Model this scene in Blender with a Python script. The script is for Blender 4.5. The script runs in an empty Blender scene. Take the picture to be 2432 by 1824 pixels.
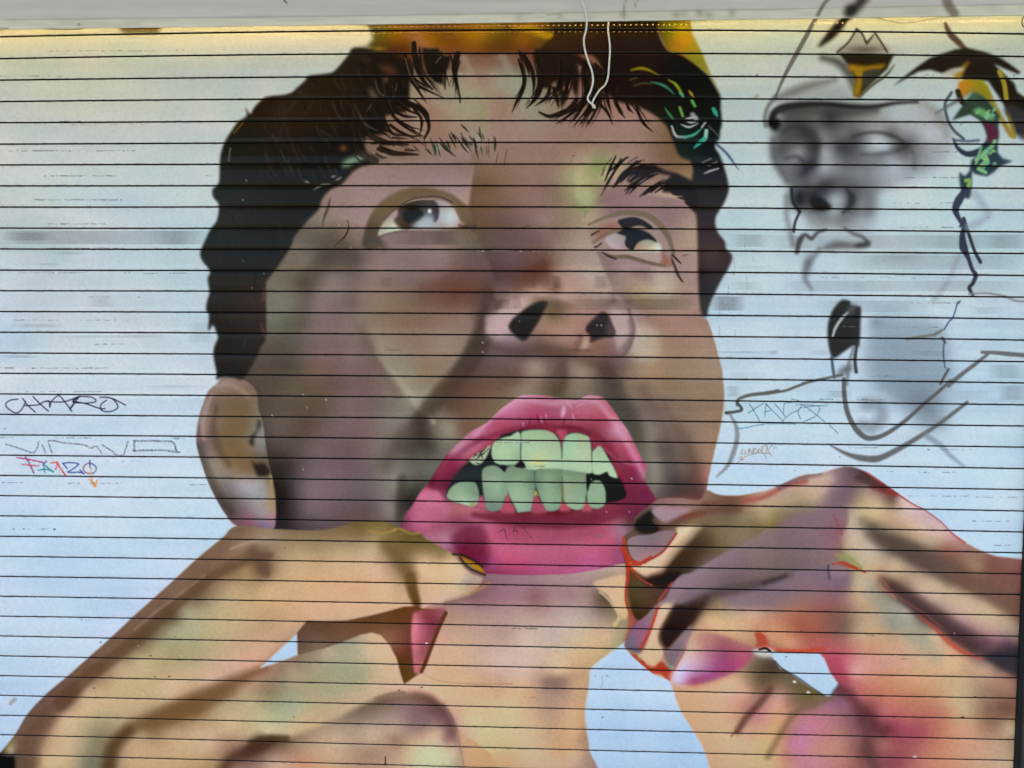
# A painted roller shutter under a facade board: portrait mural, sketch and tags.
import bpy, math
import numpy as np
from mathutils import Vector, Matrix

GRID = 1.6; LED_E = 17.0; SHADE_DEPTH = 2.5
sc = bpy.context.scene
# ---------------------------------------------------------------- camera
PITCH, YAW, ROLL = math.radians(-2.675), math.radians(-1.708), math.radians(0.505)
SLAT = 0.075                                  # slat pitch in metres
CAM_D, CAM_Z = 35.085 * SLAT, 1.64
FOC = 26.0 / 36.0 * 2432
cp, sp, cy, sy = math.cos(PITCH), math.sin(PITCH), math.cos(YAW), math.sin(YAW)
FWD = np.array([sy * cp, cy * cp, sp])
_r0 = np.array([cy, -sy, 0.0]); _u0 = np.cross(_r0, FWD)
RIGHT = math.cos(ROLL) * _r0 + math.sin(ROLL) * _u0
UP = -math.sin(ROLL) * _r0 + math.cos(ROLL) * _u0
CAM = np.array([0.0, -CAM_D, CAM_Z])
cam = bpy.data.cameras.new('camera')
cam.lens = 26.0; cam.sensor_width = 36.0; cam.clip_start = 0.02; cam.clip_end = 2000
cam_o = bpy.data.objects.new('camera', cam)
sc.collection.objects.link(cam_o)
m = Matrix.Identity(4)
for r in range(3):
    m[r][0], m[r][1], m[r][2], m[r][3] = RIGHT[r], UP[r], -FWD[r], CAM[r]
cam_o.matrix_world = m
sc.camera = cam_o

# ---------------------------------------------------------------- daylight
SUN_EL, SUN_AZ = math.radians(66), math.radians(200)     # a high sun from the street side; an added slab overhead shades the shutter
wd = bpy.data.worlds.new('World'); sc.world = wd; wd.use_nodes = True
nt = wd.node_tree
sky = nt.nodes.new('ShaderNodeTexSky'); sky.sky_type = 'NISHITA'; sky.sun_disc = False
sky.sun_elevation = SUN_EL; sky.sun_rotation = SUN_AZ; sky.air_density = 1.0; sky.dust_density = 1.5
bg = nt.nodes['Background']; bg.inputs['Strength'].default_value = 0.12
nt.links.new(sky.outputs[0], bg.inputs['Color'])
sl = bpy.data.lights.new('sun', 'SUN'); sl.energy = 3.0; sl.angle = math.radians(0.5); sl.color = (1.0, 0.95, 0.87)
so = bpy.data.objects.new('sun', sl); sc.collection.objects.link(so)
sd = Vector((math.sin(SUN_AZ) * math.cos(SUN_EL), math.cos(SUN_AZ) * math.cos(SUN_EL), math.sin(SUN_EL)))
so.rotation_euler = sd.to_track_quat('Z', 'Y').to_euler()
so.location = (0, 0, 12)
sc.view_settings.view_transform = 'Standard'; sc.view_settings.look = 'None'
sc.view_settings.gamma = 1.0; sc.view_settings.exposure = 1.6

def ray(px, py):
    """direction from the camera through a layout point (2432 x 1824 sheet)."""
    return FWD + RIGHT * ((px - 1216) / FOC) + UP * ((912 - py) / FOC)

def on_plane(px, py, yw):
    d = ray(px, py); t = (yw - CAM[1]) / d[1]
    return CAM + d * t

def project(X, Y, Z):
    v = np.stack([X, Y, Z], -1) - CAM
    d = v @ FWD
    return 1216 + FOC * (v @ RIGHT) / d, 912 - FOC * (v @ UP) / d
# ---------------------------------------------------------------- paint engine
# The mural is painted in code: outlines, spray fades and brush strokes are laid
# on a canvas that covers the shutter; the result becomes the paint colour of
# the slats' vertices.
import numpy as np
KS = 1.0                       # canvas pixels per layout unit
CW, CH = 2432, 1824            # layout units
GW, GH = int(CW * KS), int(CH * KS)
rng = np.random.default_rng(7)
canvas = np.zeros((GH, GW, 3), np.float32)
label = np.zeros((GH, GW), np.int16)
TS = 608 / 2212.0
RBF_SMOOTH = 1.0          # softens the fades between sampled colours

def tile(t):
    return (np.array([608.0 * t[0], 456.0 * t[1]]), TS) if len(t) == 2 else (np.array([float(t[0]), float(t[1])]), t[2])

def P(s, t=None):
    """'x y x y ...' -> Nx2 layout points; t=(col,row) reads them in a tile."""
    a = np.array([float(v) for v in s.replace(',', ' ').split()]).reshape(-1, 2)
    if t is not None:
        o, k = tile(t)
        a = a * k + o
    return a

def hexc(h):
    return np.array([int(h[i:i + 2], 16) for i in (0, 2, 4)], np.float32) / 255

def smooth(p, closed=True, n=6):
    p = np.asarray(p, float)
    if len(p) < 3:
        return p
    if closed:
        q = np.vstack([p[-1:], p, p[:2]])
    else:
        q = np.vstack([2 * p[0] - p[1], p, 2 * p[-1] - p[-2]])
    out = []
    for i in range(1, len(q) - 2):
        p0, p1, p2, p3 = q[i - 1], q[i], q[i + 1], q[i + 2]
        for k in range(n):
            u = k / n
            out.append(0.5 * (2 * p1 + (p2 - p0) * u + (2 * p0 - 5 * p1 + 4 * p2 - p3) * u * u + (3 * p1 - p0 - 3 * p2 + p3) * u ** 3))
    if not closed:
        out.append(q[-2])
    return np.array(out)

def box1(a, r, ax):
    if r < 1:
        return a
    pad = [(0, 0)] * a.ndim
    pad[ax] = (r + 1, r)
    c = np.cumsum(np.pad(a, pad, mode='edge'), axis=ax)
    n = a.shape[ax]
    hi = [slice(None)] * a.ndim; lo = [slice(None)] * a.ndim
    hi[ax] = slice(2 * r + 1, 2 * r + 1 + n); lo[ax] = slice(0, n)
    return (c[tuple(hi)] - c[tuple(lo)]) / (2 * r + 1)

def blur(a, sig):
    s = sig * KS
    if s < 0.4:
        return a
    r = max(1, int(round((np.sqrt(4 * s * s + 1) - 1) / 2)))
    for _ in range(3):
        a = box1(box1(a, r, 0), r, 1)
    return a

def poly_mask(pts, soft=0.0):
    """coverage mask of a polygon -> (mask, (y0,y1,x0,x1))."""
    p = np.asarray(pts, float) * KS
    m = int(soft * KS * 3 + 3)
    x0 = max(0, int(p[:, 0].min()) - m); x1 = min(GW, int(p[:, 0].max()) + m + 2)
    y0 = max(0, int(p[:, 1].min()) - m); y1 = min(GH, int(p[:, 1].max()) + m + 2)
    if x1 <= x0 or y1 <= y0:
        return None, None
    w, h, SS = x1 - x0, y1 - y0, 4
    acc = np.zeros((h, w + 2))
    ys = (np.arange(h * SS) + 0.5) / SS + y0
    q = np.roll(p, -1, 0)
    for (ax, ay), (bx, by) in zip(p, q):
        if ay == by:
            continue
        s = 1.0 if by > ay else -1.0
        lo, hi = (ay, by) if by > ay else (by, ay)
        i0 = np.searchsorted(ys, lo); i1 = np.searchsorted(ys, hi)
        if i1 <= i0:
            continue
        yy = ys[i0:i1]
        xc = np.clip(ax + (yy - ay) * (bx - ax) / (by - ay) - x0, 0, w)
        ix = xc.astype(int); fr = xc - ix
        row = np.arange(i0, i1) // SS
        np.add.at(acc, (row, ix), s * (1 - fr) / SS)
        np.add.at(acc, (row, ix + 1), s * fr / SS)
    mk = np.clip(np.abs(np.cumsum(acc, 1)[:, :w]), 0, 1).astype(np.float32)
    if soft > 0:
        mk = blur(mk, soft)
    return mk, (y0, y1, x0, x1)

clip_mask = None               # optional full canvas mask that limits paint

def clip_poly(pts, soft=1.5, sm=True, inside=True):
    """further limit the paint to (or out of) a masked outline."""
    global clip_mask
    mk, bb = poly_mask(smooth(pts) if sm else pts, soft)
    full = np.zeros((GH, GW), np.float32); full[bb[0]:bb[1], bb[2]:bb[3]] = mk
    if not inside:
        full = 1 - full
    clip_mask = full if clip_mask is None else clip_mask * full

def lay(mk, bb, col, alpha=1.0, lab=None):
    y0, y1, x0, x1 = bb
    a = mk * alpha
    if clip_mask is not None:
        a = a * clip_mask[y0:y1, x0:x1]
    c = canvas[y0:y1, x0:x1]
    c += (col - c) * a[..., None]
    if lab is not None:
        label[y0:y1, x0:x1][a > 0.5] = lab

def fill(pts, col, soft=1.2, alpha=1.0, lab=None, sm=True):
    if sm:
        pts = smooth(pts)
    mk, bb = poly_mask(pts, soft)
    if mk is None:
        return
    lay(mk, bb, hexc(col) if isinstance(col, str) else col, alpha, lab)

def samples(*groups):
    """groups of (tile, 'x y hex x y hex ...')"""
    xy, c = [], []
    for t, s in groups:
        v = s.replace(';', ' ').split()
        for i in range(0, len(v) - 2, 3):
            o, k = tile(t)
            xy.append([float(v[i]) * k + o[0], float(v[i + 1]) * k + o[1]])
            c.append(hexc(v[i + 2]))
    return np.array(xy), np.array(c)

def field_img(bb, smp, e=14.0, step=3):
    """colours fading between sample points (inverse distance)."""
    y0, y1, x0, x1 = bb
    gx = np.arange(x0, x1 + step, step) / KS; gy = np.arange(y0, y1 + step, step) / KS
    xy, c = smp
    cc = max(e, 1.0) ** 2
    d2 = ((xy[:, None] - xy[None]) ** 2).sum(-1)
    A = np.sqrt(d2 + cc); n = len(xy)
    M = np.zeros((n + 1, n + 1)); M[:n, :n] = -A + np.eye(n) * RBF_SMOOTH; M[:n, n] = M[n, :n] = 1
    sol = np.linalg.solve(M, np.vstack([c, np.zeros((1, 3))]))
    X, Y = np.meshgrid(gx, gy)
    f = np.zeros((len(gy), len(gx), 3)) + sol[n]
    for (sx, sy), k in zip(xy, sol[:n]):
        f -= np.sqrt((X - sx) ** 2 + (Y - sy) ** 2 + cc)[..., None] * k
    f = np.clip(f, c.min(0) - .02, c.max(0) + .02)
    fy = np.arange(y1 - y0) / step; fx = np.arange(x1 - x0) / step
    iy = fy.astype(int); ix = fx.astype(int)
    uy = (fy - iy)[:, None, None]; ux = (fx - ix)[None, :, None]
    return ((f[iy][:, ix] * (1 - uy) + f[iy + 1][:, ix] * uy) * (1 - ux)
            + (f[iy][:, ix + 1] * (1 - uy) + f[iy + 1][:, ix + 1] * uy) * ux).astype(np.float32)

def fillf(pts, smp, soft=1.2, alpha=1.0, lab=None, sm=True, e=14.0):
    if sm:
        pts = smooth(pts)
    mk, bb = poly_mask(pts, soft)
    if mk is None:
        return
    lay(mk, bb, field_img(bb, smp, e), alpha, lab)

def inside(pts, xy):
    p = np.asarray(pts); q = np.roll(p, -1, 0); r = np.zeros(len(xy), bool)
    for (ax, ay), (bx, by) in zip(p, q):
        if ay != by:
            c = ((ay > xy[:, 1]) != (by > xy[:, 1])) & (xy[:, 0] < (bx - ax) * (xy[:, 1] - ay) / (by - ay) + ax)
            r ^= c
    return r

def fillseg(pts, smp, soft=1.2, lab=None, e=12.0):
    """fill an outline from only those sampled colours that lie inside it."""
    p = smooth(pts); k = inside(p, smp[0])
    fillf(p, (smp[0][k], smp[1][k]), soft, 1.0, lab, False, e)

def stroke(pts, w, col, soft=1.0, alpha=1.0, lab=None, sm=True, taper=(1, 1), dry=0.0):
    """brush stroke of width w (or a list of widths) along a path."""
    pts = np.asarray(pts, float)
    n0 = len(pts)
    q = smooth(pts, False, 8) if (sm and n0 > 2) else pts
    if len(q) < 9:
        t = np.linspace(0, len(q) - 1, 12)
        q = np.stack([np.interp(t, np.arange(len(q)), q[:, k]) for k in (0, 1)], 1)
    u = np.linspace(0, 1, len(q))
    if np.ndim(w) == 0:
        ww = np.full(len(q), float(w))
    else:
        ww = np.interp(u, np.linspace(0, 1, len(w)), w)
    t0, t1 = taper
    ww = ww * np.minimum(1, t0 + (1 - t0) * u / 0.35) * np.minimum(1, t1 + (1 - t1) * (1 - u) / 0.45)
    r = ww / 2
    m = r.max() + soft * 2 + 2
    x0 = max(0, int((q[:, 0].min() - m) * KS)); x1 = min(GW, int((q[:, 0].max() + m) * KS) + 2)
    y0 = max(0, int((q[:, 1].min() - m) * KS)); y1 = min(GH, int((q[:, 1].max() + m) * KS) + 2)
    if x1 <= x0 or y1 <= y0:
        return
    mk = np.zeros((y1 - y0, x1 - x0), np.float32)
    sf = max(soft, 0.5 / KS)
    for i in range(len(q) - 1):
        a, b = q[i], q[i + 1]
        mm = max(r[i], r[i + 1]) + sf * 2 + 1
        sx0 = max(x0, int((min(a[0], b[0]) - mm) * KS)); sx1 = min(x1, int((max(a[0], b[0]) + mm) * KS) + 2)
        sy0 = max(y0, int((min(a[1], b[1]) - mm) * KS)); sy1 = min(y1, int((max(a[1], b[1]) + mm) * KS) + 2)
        if sx1 <= sx0 or sy1 <= sy0:
            continue
        X, Y = np.meshgrid((np.arange(sx0, sx1) + .5) / KS, (np.arange(sy0, sy1) + .5) / KS)
        d = b - a; L = max(d @ d, 1e-9)
        t = np.clip(((X - a[0]) * d[0] + (Y - a[1]) * d[1]) / L, 0, 1)
        ds = np.hypot(X - a[0] - t * d[0], Y - a[1] - t * d[1])
        rr = r[i] + (r[i + 1] - r[i]) * t
        v = np.clip((rr - ds) / (2 * sf) + 0.5, 0, 1)
        v = v * v * (3 - 2 * v)
        # strokes thinner than a canvas pixel keep their weight as opacity
        v = v * np.minimum(1.0, rr * 2 * KS / 0.9)
        s = mk[sy0 - y0:sy1 - y0, sx0 - x0:sx1 - x0]
        np.maximum(s, v, out=s)
    if dry > 0:
        mk *= (rng.random(mk.shape) > dry)
    lay(mk, (y0, y1, x0, x1), hexc(col) if isinstance(col, str) else col, alpha, lab)

def blob(x, y, rx, ry, col, alpha=1.0, ang=0.0, t=None, hard=1.0):
    c = P('%f %f' % (x, y), t)[0]
    if t is not None:
        rx, ry = rx * tile(t)[1], ry * tile(t)[1]
    m = max(rx, ry) * 2.2
    x0 = max(0, int((c[0] - m) * KS)); x1 = min(GW, int((c[0] + m) * KS) + 1)
    y0 = max(0, int((c[1] - m) * KS)); y1 = min(GH, int((c[1] + m) * KS) + 1)
    if x1 <= x0 or y1 <= y0:
        return
    X, Y = np.meshgrid((np.arange(x0, x1) + .5) / KS - c[0], (np.arange(y0, y1) + .5) / KS - c[1])
    a = np.radians(ang)
    u = (X * np.cos(a) + Y * np.sin(a)) / rx; v = (-X * np.sin(a) + Y * np.cos(a)) / ry
    lay(np.exp(-(u * u + v * v) ** hard).astype(np.float32), (y0, y1, x0, x1), hexc(col), alpha)

def noise2(sx, sy, seed):
    """smooth value noise over the canvas, cells of sx by sy layout units."""
    r = np.random.default_rng(seed)
    nx, ny = int(CW / sx) + 3, int(CH / sy) + 3
    g = r.random((ny, nx))
    fx = np.arange(GW) / KS / sx; fy = np.arange(GH) / KS / sy
    ix, iy = fx.astype(int), fy.astype(int)
    ux = fx - ix; uy = fy - iy
    ux = ux * ux * (3 - 2 * ux); uy = uy * uy * (3 - 2 * uy)
    a = g[iy][:, ix] * (1 - ux) + g[iy][:, ix + 1] * ux
    b = g[iy + 1][:, ix] * (1 - ux) + g[iy + 1][:, ix + 1] * ux
    return (a * (1 - uy[:, None]) + b * uy[:, None]).astype(np.float32)

def S(t, w, col, *paths, **k):
    """several strokes in one tile, width in layout units."""
    for p in paths:
        stroke(P(p, t), w, col, **k)
# ---------------------------------------------------------------- the mural
LAB = {n: i for i, n in enumerate(
    ['ground_coat', 'face', 'hair', 'ear', 'lips', 'teeth', 'eye', 'eyelid', 'eyebrow', 'nostril', 'neck', 'hand_l', 'hand_r',
     'sketch', 'leaf', 'tag_a', 'tag_b', 'tag_c', 'tag_d', 'tag_e', 'eye2', 'eyelid2', 'eyebrow2', 'nostril2', 'lead', 'nail'])}

def clip_to(*names):
    global clip_mask
    clip_mask = np.isin(label, [LAB[n] for n in names]).astype(np.float32) if names else None

T = lambda c, r: (c, r)
T00, T10, T20, T30 = (0, 0), (1, 0), (2, 0), (3, 0)
T01, T11, T21, T31 = (0, 1), (1, 1), (2, 1), (3, 1)
T02, T12, T22, T32 = (0, 2), (1, 2), (2, 2), (3, 2)
T03, T13, T23, T33 = (0, 3), (1, 3), (2, 3), (3, 3)

def PP(*groups):
    return np.vstack([P(s, t) for t, s in groups])

# light falling on the shutter: photo colours / LIGHT -> paint albedo (set by the scene)
def light_at(X, Y):
    return np.ones(X.shape + (3,), np.float32)

def srgb2lin(c):
    return np.where(c <= 0.04045, c / 12.92, ((np.maximum(c, 0) + 0.055) / 1.055) ** 2.4)

def lin2srgb(c):
    c = np.clip(c, 0, None)
    return np.where(c <= 0.0031308, c * 12.92, 1.055 * c ** (1 / 2.4) - 0.055)

def paint_ground():
    # old white ground coat with faint pinkish, greenish and bluish rolled patches
    Y, X = np.mgrid[0:GH, 0:GW].astype(np.float32) / KS
    w = np.array([0.75, 0.84, 0.92], np.float32) * np.ones((GH, GW, 1), np.float32)
    n1 = noise2(150, 60, 1) - .5; n2 = noise2(230, 90, 2) - .5; n3 = noise2(70, 34, 3) - .5
    n4 = noise2(420, 200, 4) - .5; n5 = noise2(340, 14, 5) - .5; n6 = noise2(110, 110, 6) - .5
    w *= (1 + 0.07 * n1 + 0.05 * n3 + 0.05 * n4 + 0.06 * n5)[..., None]
    w[..., 0] *= 1 + 0.14 * n2 + 0.08 * n3 + 0.06 * n6 - 0.10 * X / CW + 0.02  # bluer to the right: light of the more open sky tinted into the coat
    w[..., 1] *= 1 + 0.05 * n2 + 0.02 * n6
    w[..., 2] *= 1 - 0.08 * n1 + 0.06 * n4 + 0.05 * X / CW
    # creamier tint towards the upper left
    cr = np.clip(1.15 - X / 620, 0, 1) * np.clip(1.2 - Y / 520, 0, 1) * (0.75 + 0.9 * n2)
    w[..., 2] *= 1 - 0.10 * cr; w[..., 1] *= 1 - 0.01 * cr
    ct = np.exp(-np.maximum(Y - 60, 0) / 95) * (0.85 + 0.5 * n4)          # yellow glow of the light strip painted along the top
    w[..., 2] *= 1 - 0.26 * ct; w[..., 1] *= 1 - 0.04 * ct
    # blue-grey rubbed patches at the middle left
    gr = np.clip(1.1 - X / 520, 0, 1) * np.exp(-((Y - 640) / 190) ** 2) * np.clip(0.55 + 1.6 * n6 + n5, 0, 1.2)
    w *= (1 - 0.16 * gr)[..., None]; w[..., 0] *= 1 - 0.05 * gr
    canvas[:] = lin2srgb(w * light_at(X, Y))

FACE = samples(
 (T10, '1500 930 a07a68 1900 700 a07c68 1650 560 8f6e5c 1950 450 8a5c48 1800 600 96917a 1900 800 98927a 1750 960 9a937a 2100 1150 9d7f75 1400 1500 907b70 1700 1450 8f7a75 1300 1350 8a7460 2000 1500 8f766c 2150 1600 7a6350 1600 1150 9c7868 1250 1180 94705f 2150 900 a07c6c 2120 600 8c8f7c 2100 1350 987c72 1100 1500 8c776a 1000 1600 8a7568 2000 1650 7f6858 1850 1560 8d7670 1000 800 6a5a48 1180 560 7a5446 1350 850 98896f 1500 700 8f8a72'),
 (T20, '300 1200 9a7c72 800 1100 9c7d72 1100 1250 987b6f 150 1400 97796e 1350 1200 80654c 700 1400 9c9a6f 750 1430 84a05a 550 1550 b0aa78 200 1620 8a6468 650 1600 a9a070 60 700 8c9a80 100 950 93907c 350 1000 94846e 640 1250 9d7d70 300 1500 8f7068 1000 1020 a07c70 1200 1050 967866 450 1350 99806f 900 1250 9a7d72 1450 1420 84684c 1300 1480 8c6c5a 820 1480 b0a678 500 650 82604e 400 850 8f7a66 150 520 7c5240'),
 (T21, '800 60 8a6a6a 1300 60 b39a82 1450 160 b09a80 1500 300 ad9880 1560 420 b09a82 1350 250 93797b 1050 90 8f7474 700 230 a28d75 620 150 8c9a66 650 60 a0b878 100 60 846657 300 100 8a7362 250 200 8a7466 480 200 8c7b65 100 400 705655 300 430 7d655f 500 430 a08c7a 600 400 a5957f 100 600 7a5f58 280 600 7a5140 400 560 a08c82 650 600 a89a8a 200 740 75493a 100 760 6a4a40 420 760 a8948a 560 740 b58d88 720 760 ada292 560 830 b28c87 760 840 b5ab9e 40 920 b59c94 60 960 b39a92 500 1100 a57f72 350 1080 8f7a60 380 960 6f5f45 320 1150 a5806a 500 1250 a78074 560 1340 95695c 420 1300 9a7768 250 1330 7a6058 100 1330 76626a 950 1000 a08a82 960 1150 b39e9c 800 1320 94695c 950 1260 97858a 900 1380 846c70 560 950 a88a7c 750 930 a58c80 1150 1120 a3807a 1400 1150 a6857a 1600 1200 a68778 1100 1200 ada595 1080 1300 aca593 1300 1280 a88670 1500 1300 a28674 1400 1500 9a866f 1600 1500 a18a74 1250 1550 a58666 1700 1500 a38c78 1750 1600 9c8b74 1150 1420 a99a84 200 1500 9a8478 420 1530 6f5a55 620 1560 93806f 800 1560 655452 1000 1600 8a735f 50 1600 7b5a50 1300 1000 a68a78 1500 1030 a5847a 1650 1120 a38672 980 1480 846c62 360 1420 7c645f 560 1450 98806f'),
 (T11, '600 250 86796a 450 350 6e675a 800 100 9c8280 820 200 9a8079 900 250 957d74 820 420 7c6c5a 600 560 5e574c 300 590 766c5e 420 600 757060 650 330 726455 1400 430 8a7472 1900 400 6c6450 2100 400 6f5c5c 1600 580 8c7673 1200 570 897672 850 570 5f564c 1000 640 8a766e 200 800 747060 400 780 66604f 640 740 85766f 850 760 7d6c67 1300 760 806f6b 1500 750 806660 1700 760 75504a 1900 760 704f47 2100 760 6c5558 200 950 77776a 330 930 777566 550 920 84736f 800 950 746760 900 900 877569 1200 930 87745f 1450 920 7b6056 1700 920 744e44 1900 950 70524a 2100 920 6a5450 150 1120 6e7064 300 1120 686a5c 550 1130 7f6d6c 800 1130 82706e 940 1120 877b6a 1200 1110 8a745f 1450 1110 89705f 1700 1110 8c7366 1850 1110 8b7264 1950 1110 5f5650 2080 1130 b6959c 100 1300 635a50 250 1320 5f5a4e 450 1300 756661 700 1300 7f6b6b 950 1300 807067 1100 1310 968a76 1300 1300 927a6e 1600 1300 958473 1750 1290 8c7c6b 1880 1300 5e544d 2000 1300 6f6265 150 1500 5a5048 300 1530 57534a 500 1500 7a6256 800 1500 7d6768 1050 1480 83706c 1190 1470 908b78 1300 1480 8e8876 1450 1500 917d67 1650 1480 8f7b67 1800 1520 60544c 2000 1500 6a5650 2150 1520 6d5a55 300 1630 625a4c 700 1630 735c58 1000 1630 7c6664 1300 1640 9a9078 1500 1630 8f7f67 1680 1620 75614f 1900 1620 6b5048 1900 130 7a6045 2000 60 7a6350 2100 200 705a55 1900 230 745c42 2000 300 6c5450 700 50 937a74 1900 560 6c5a56 1750 480 7c6a5c'),
 (T12, '100 200 5e5448 300 200 64584c 550 180 665a4c 800 170 7b6768 1050 150 7b6a66 1250 170 828072 1430 150 8d8f7d 1500 100 8d8a78 1650 170 665248 1900 170 7a5a4e 2050 100 7b6150 200 380 655a55 420 380 635048 700 380 756366 950 380 7d6566 1150 380 7b776c 1300 330 78756a 1420 380 544c46 1560 330 7a7060 1680 380 8a8573 1750 380 84645a 1950 250 7d6550 200 560 564b46 500 560 6e5f60 800 550 725d60 1000 550 7d6a68 1120 550 73706a 1300 550 595350 1500 560 5d554f 1640 500 7b7468 130 730 403b38 260 720 453f3c 450 740 6a5c60 700 730 756068 950 740 716468 1100 720 76716a 1220 720 77766c 1350 740 6b675e 1480 720 6a6860 250 920 3c3736 200 850 3e3a38 400 900 6d5c66 700 900 786470 950 900 716468 1100 900 7a7470 1220 880 7d7970 1300 900 5e5652 1420 850 5c5550 250 1080 3f3939 200 1180 403b3b 450 1080 725f6a 750 1080 6c5b60 1000 1080 6a5d5d 1180 1080 82766f 1270 1020 4e4443 250 1200 443c3d 500 1180 675860 800 1170 6f5d52 1000 1170 775f50 1150 1200 776659'),
 (T22, '100 50 8d7b6c 350 50 6f5a4c 560 50 8a7567 750 50 726057 880 100 5e5350 1050 80 8d7a68 1300 80 8e7a66 1600 100 8f7b66 1750 100 957f69 1000 250 625855 1200 250 86766a 1400 250 8c7764 1650 300 8f7866 1080 400 6e655e 1250 400 8d7d72 1180 550 847b70 1320 550 63575a 1450 550 75645e 1600 450 8f7667 1250 700 867c74 1400 700 62565a 1550 650 7f685f 1650 600 92765f 1250 830 82766d 1400 800 5a4f50 1600 800 8a6258 1680 800 b06a60 1300 950 63575a 1450 930 544848 1600 930 6a4f4a 1550 1000 8a4a42'))

def paint_face():
    clip_to()
    head = PP((T10, '1080 60 1070 300 980 430 860 480 780 620 500 720 150 880'), (T00, '2150 1100 1960 1400'), (T01, '2000 0 1950 300 1900 600 1920 1000 1980 1659'),
              (T02, '2050 100 2180 400 2212 900'), (T12, '150 1260 700 1300 1300 1300 1700 1350'), (T22, '0 1300 700 1300 1250 1120 1650 1010'),
              (T22, '1680 920 1700 800 1740 620 1790 420 1825 230 1835 100 1828 0'), (T21, '1815 1530 1780 1400 1730 1220 1690 1110 1640 1040 1640 700 1700 300'),
              (T20, '1750 1300 1760 900 1600 560 1400 300 1250 60'))
    fillf(head, FACE, 1.0, lab=LAB['face'], e=16)
    clip_to('face')
    # hard masking-tape like edges inside the face
    TC = (608, 0, 0.54973)
    nose = samples((TC, '965 740 84694f 1000 800 7a6048 965 850 7a5f45 1000 900 775e48 1100 740 8c725e 1200 740 93776a 1100 850 856a5a 1200 850 8f726a 1300 850 8a7664 1250 950 917870 1150 950 7d645c 1050 950 6f574c 1340 880 94846a 1380 960 9a8a74 1300 1000 8c7468 1400 1040 a59480 1200 1040 755c5a 1100 1040 6b5454 1000 1010 6a5a48 1300 1060 8f7a6e 1440 1090 a5968a 1100 1120 6a5258 1200 1110 75574c 1250 1150 75493a 1350 1130 a08c80 1450 1160 aa9c90 1200 1190 744a3a 1100 1200 654a4a 1300 1190 a08674 1380 1210 b58d88 1450 1230 ae9c92 1500 1215 ada294 1520 1270 a89488 1250 1260 b08f86 1100 1250 7a625a 1150 1290 a8948a 1400 1290 a88a7c 1330 1310 8f7c62 1480 1300 a58c80 1400 1360 a57f72 1300 1360 7a6348 1200 1380 a0806c 1250 1390 ab8672 1400 1420 a78074 1040 1270 75605a 1060 1320 a8928a 1540 1290 8e7a78 1000 680 8f786a 1150 680 967a6c 1300 680 97796e 1350 760 9c9a70 1250 800 8f7068 1380 820 b0aa78 1440 1190 b0a498 1330 1240 b28c87 1560 1340 a08a82 1560 1400 b39e9c 1030 1200 604848 960 940 72583f 1430 900 9ca878 1340 950 94806a 1500 1130 a5968a'))
    fillseg(PP((T10, '1885 1290 1880 1430 1862 1560'), (T11, '1850 30 1845 130 1870 230 1900 330 1960 480 2040 700 2060 900 2150 960'), (T21, '30 920 300 900 560 960 760 990 900 960 890 870 850 780 790 660 740 540 700 450 660 330 620 210 585 120 555 40'), (T20, '540 1580 520 1400 400 1280 100 1240')), nose, 3, e=10)
    S(T21, 6, 'a8a08c', '600 160 640 290 685 420 725 530 765 640', soft=4, alpha=.35)
    lid = samples((TC, '430 770 97807a 600 715 937b74 800 715 917a74 900 750 907a75 880 820 9a8280 450 880 9c8380 400 930 95807c 900 870 9c8682 500 800 9a837c 850 740 927a74 380 880 957e78 920 700 8d7568'))
    clip_poly(PP((T10, '600 1700 700 1590 860 1470 1050 1400 1300 1385 1600 1375 1890 1380 1875 1500'), (T11, '1848 20 1835 120 1700 60 1400 -30 1100 60 1000 190 950 300 900 290 820 250 740 230 690 190 660 100')), 2.5, sm=False)
    fillf(PP((T10, '560 1740 700 1540 860 1440 1300 1370 1900 1370'), (T11, '1840 200 900 340 600 240')), lid, 8, e=14)
    clip_to('face')
    f2 = samples((T21, '1000 650 a38d8d 860 700 957b7a 1080 770 ac947c 1150 720 a38485 1300 780 b5ae9a 1500 750 a78b84 1550 560 aa9080 1550 900 a68a80 1250 950 a89b7e 1100 920 a79368 960 900 8e7a78 850 560 957c7c 760 400 987a74 700 300 a58a80 1350 560 a38a8a 1250 850 b0a692 1050 850 a8926c 900 860 9a847c 1200 180 94797b 1400 250 93797b 1500 350 ab9680 1480 480 a88f80 1100 130 967c7c 700 180 a89478 820 120 937478 1560 650 aa8e84 1450 680 a3868a 1400 850 a89480 1050 1010 9a7f74'))
    fillf(P('640 210 700 150 900 60 1300 40 1560 130 1620 400 1615 1000 1300 1010 1010 980 960 930 880 860 840 770 790 660 740 540 690 430 640 300', T21), f2, 2.0, e=16)
    # light wedge on the left cheek, with its sharp left edge
    wedge = samples((T11, '940 1100 877b6a 1000 1200 8f8270 1100 1310 968a76 1200 1470 908b78 1300 1480 8e8876 1300 1300 927a6e 1450 1500 917d67 1600 1300 958473 1650 1480 8f7b67 1300 1640 9a9078 1500 1630 8f7f67 1200 1110 8a745f 1450 1110 89705f 1700 1110 8c7366'), (T12, '1430 150 8d8f7d 1500 60 8d8a78 1300 20 97907a'))
    fillf(PP((T11, '890 1050 960 1210 1040 1360 1130 1510 1210 1620'), (T12, '1320 80 1400 190 1480 160 1560 60'), (T11, '1690 1560 1800 1350 1870 1150 1700 1060 1300 1040')), wedge, 5, alpha=.9, e=14)
    TF = (608, 456, 0.9575)
    S(TF, [6, 16, 18, 10], 'a59e88', '296 398 345 458 405 530 440 570', soft=7, alpha=.6)
    S(TF, [14, 34, 46, 44, 30], '54443c', '598 285 565 370 515 440 455 505 400 570', soft=11, alpha=.65)
    S(TF, 22, '6f5c54', '262 340 300 420 350 500', soft=14, alpha=.4)
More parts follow.
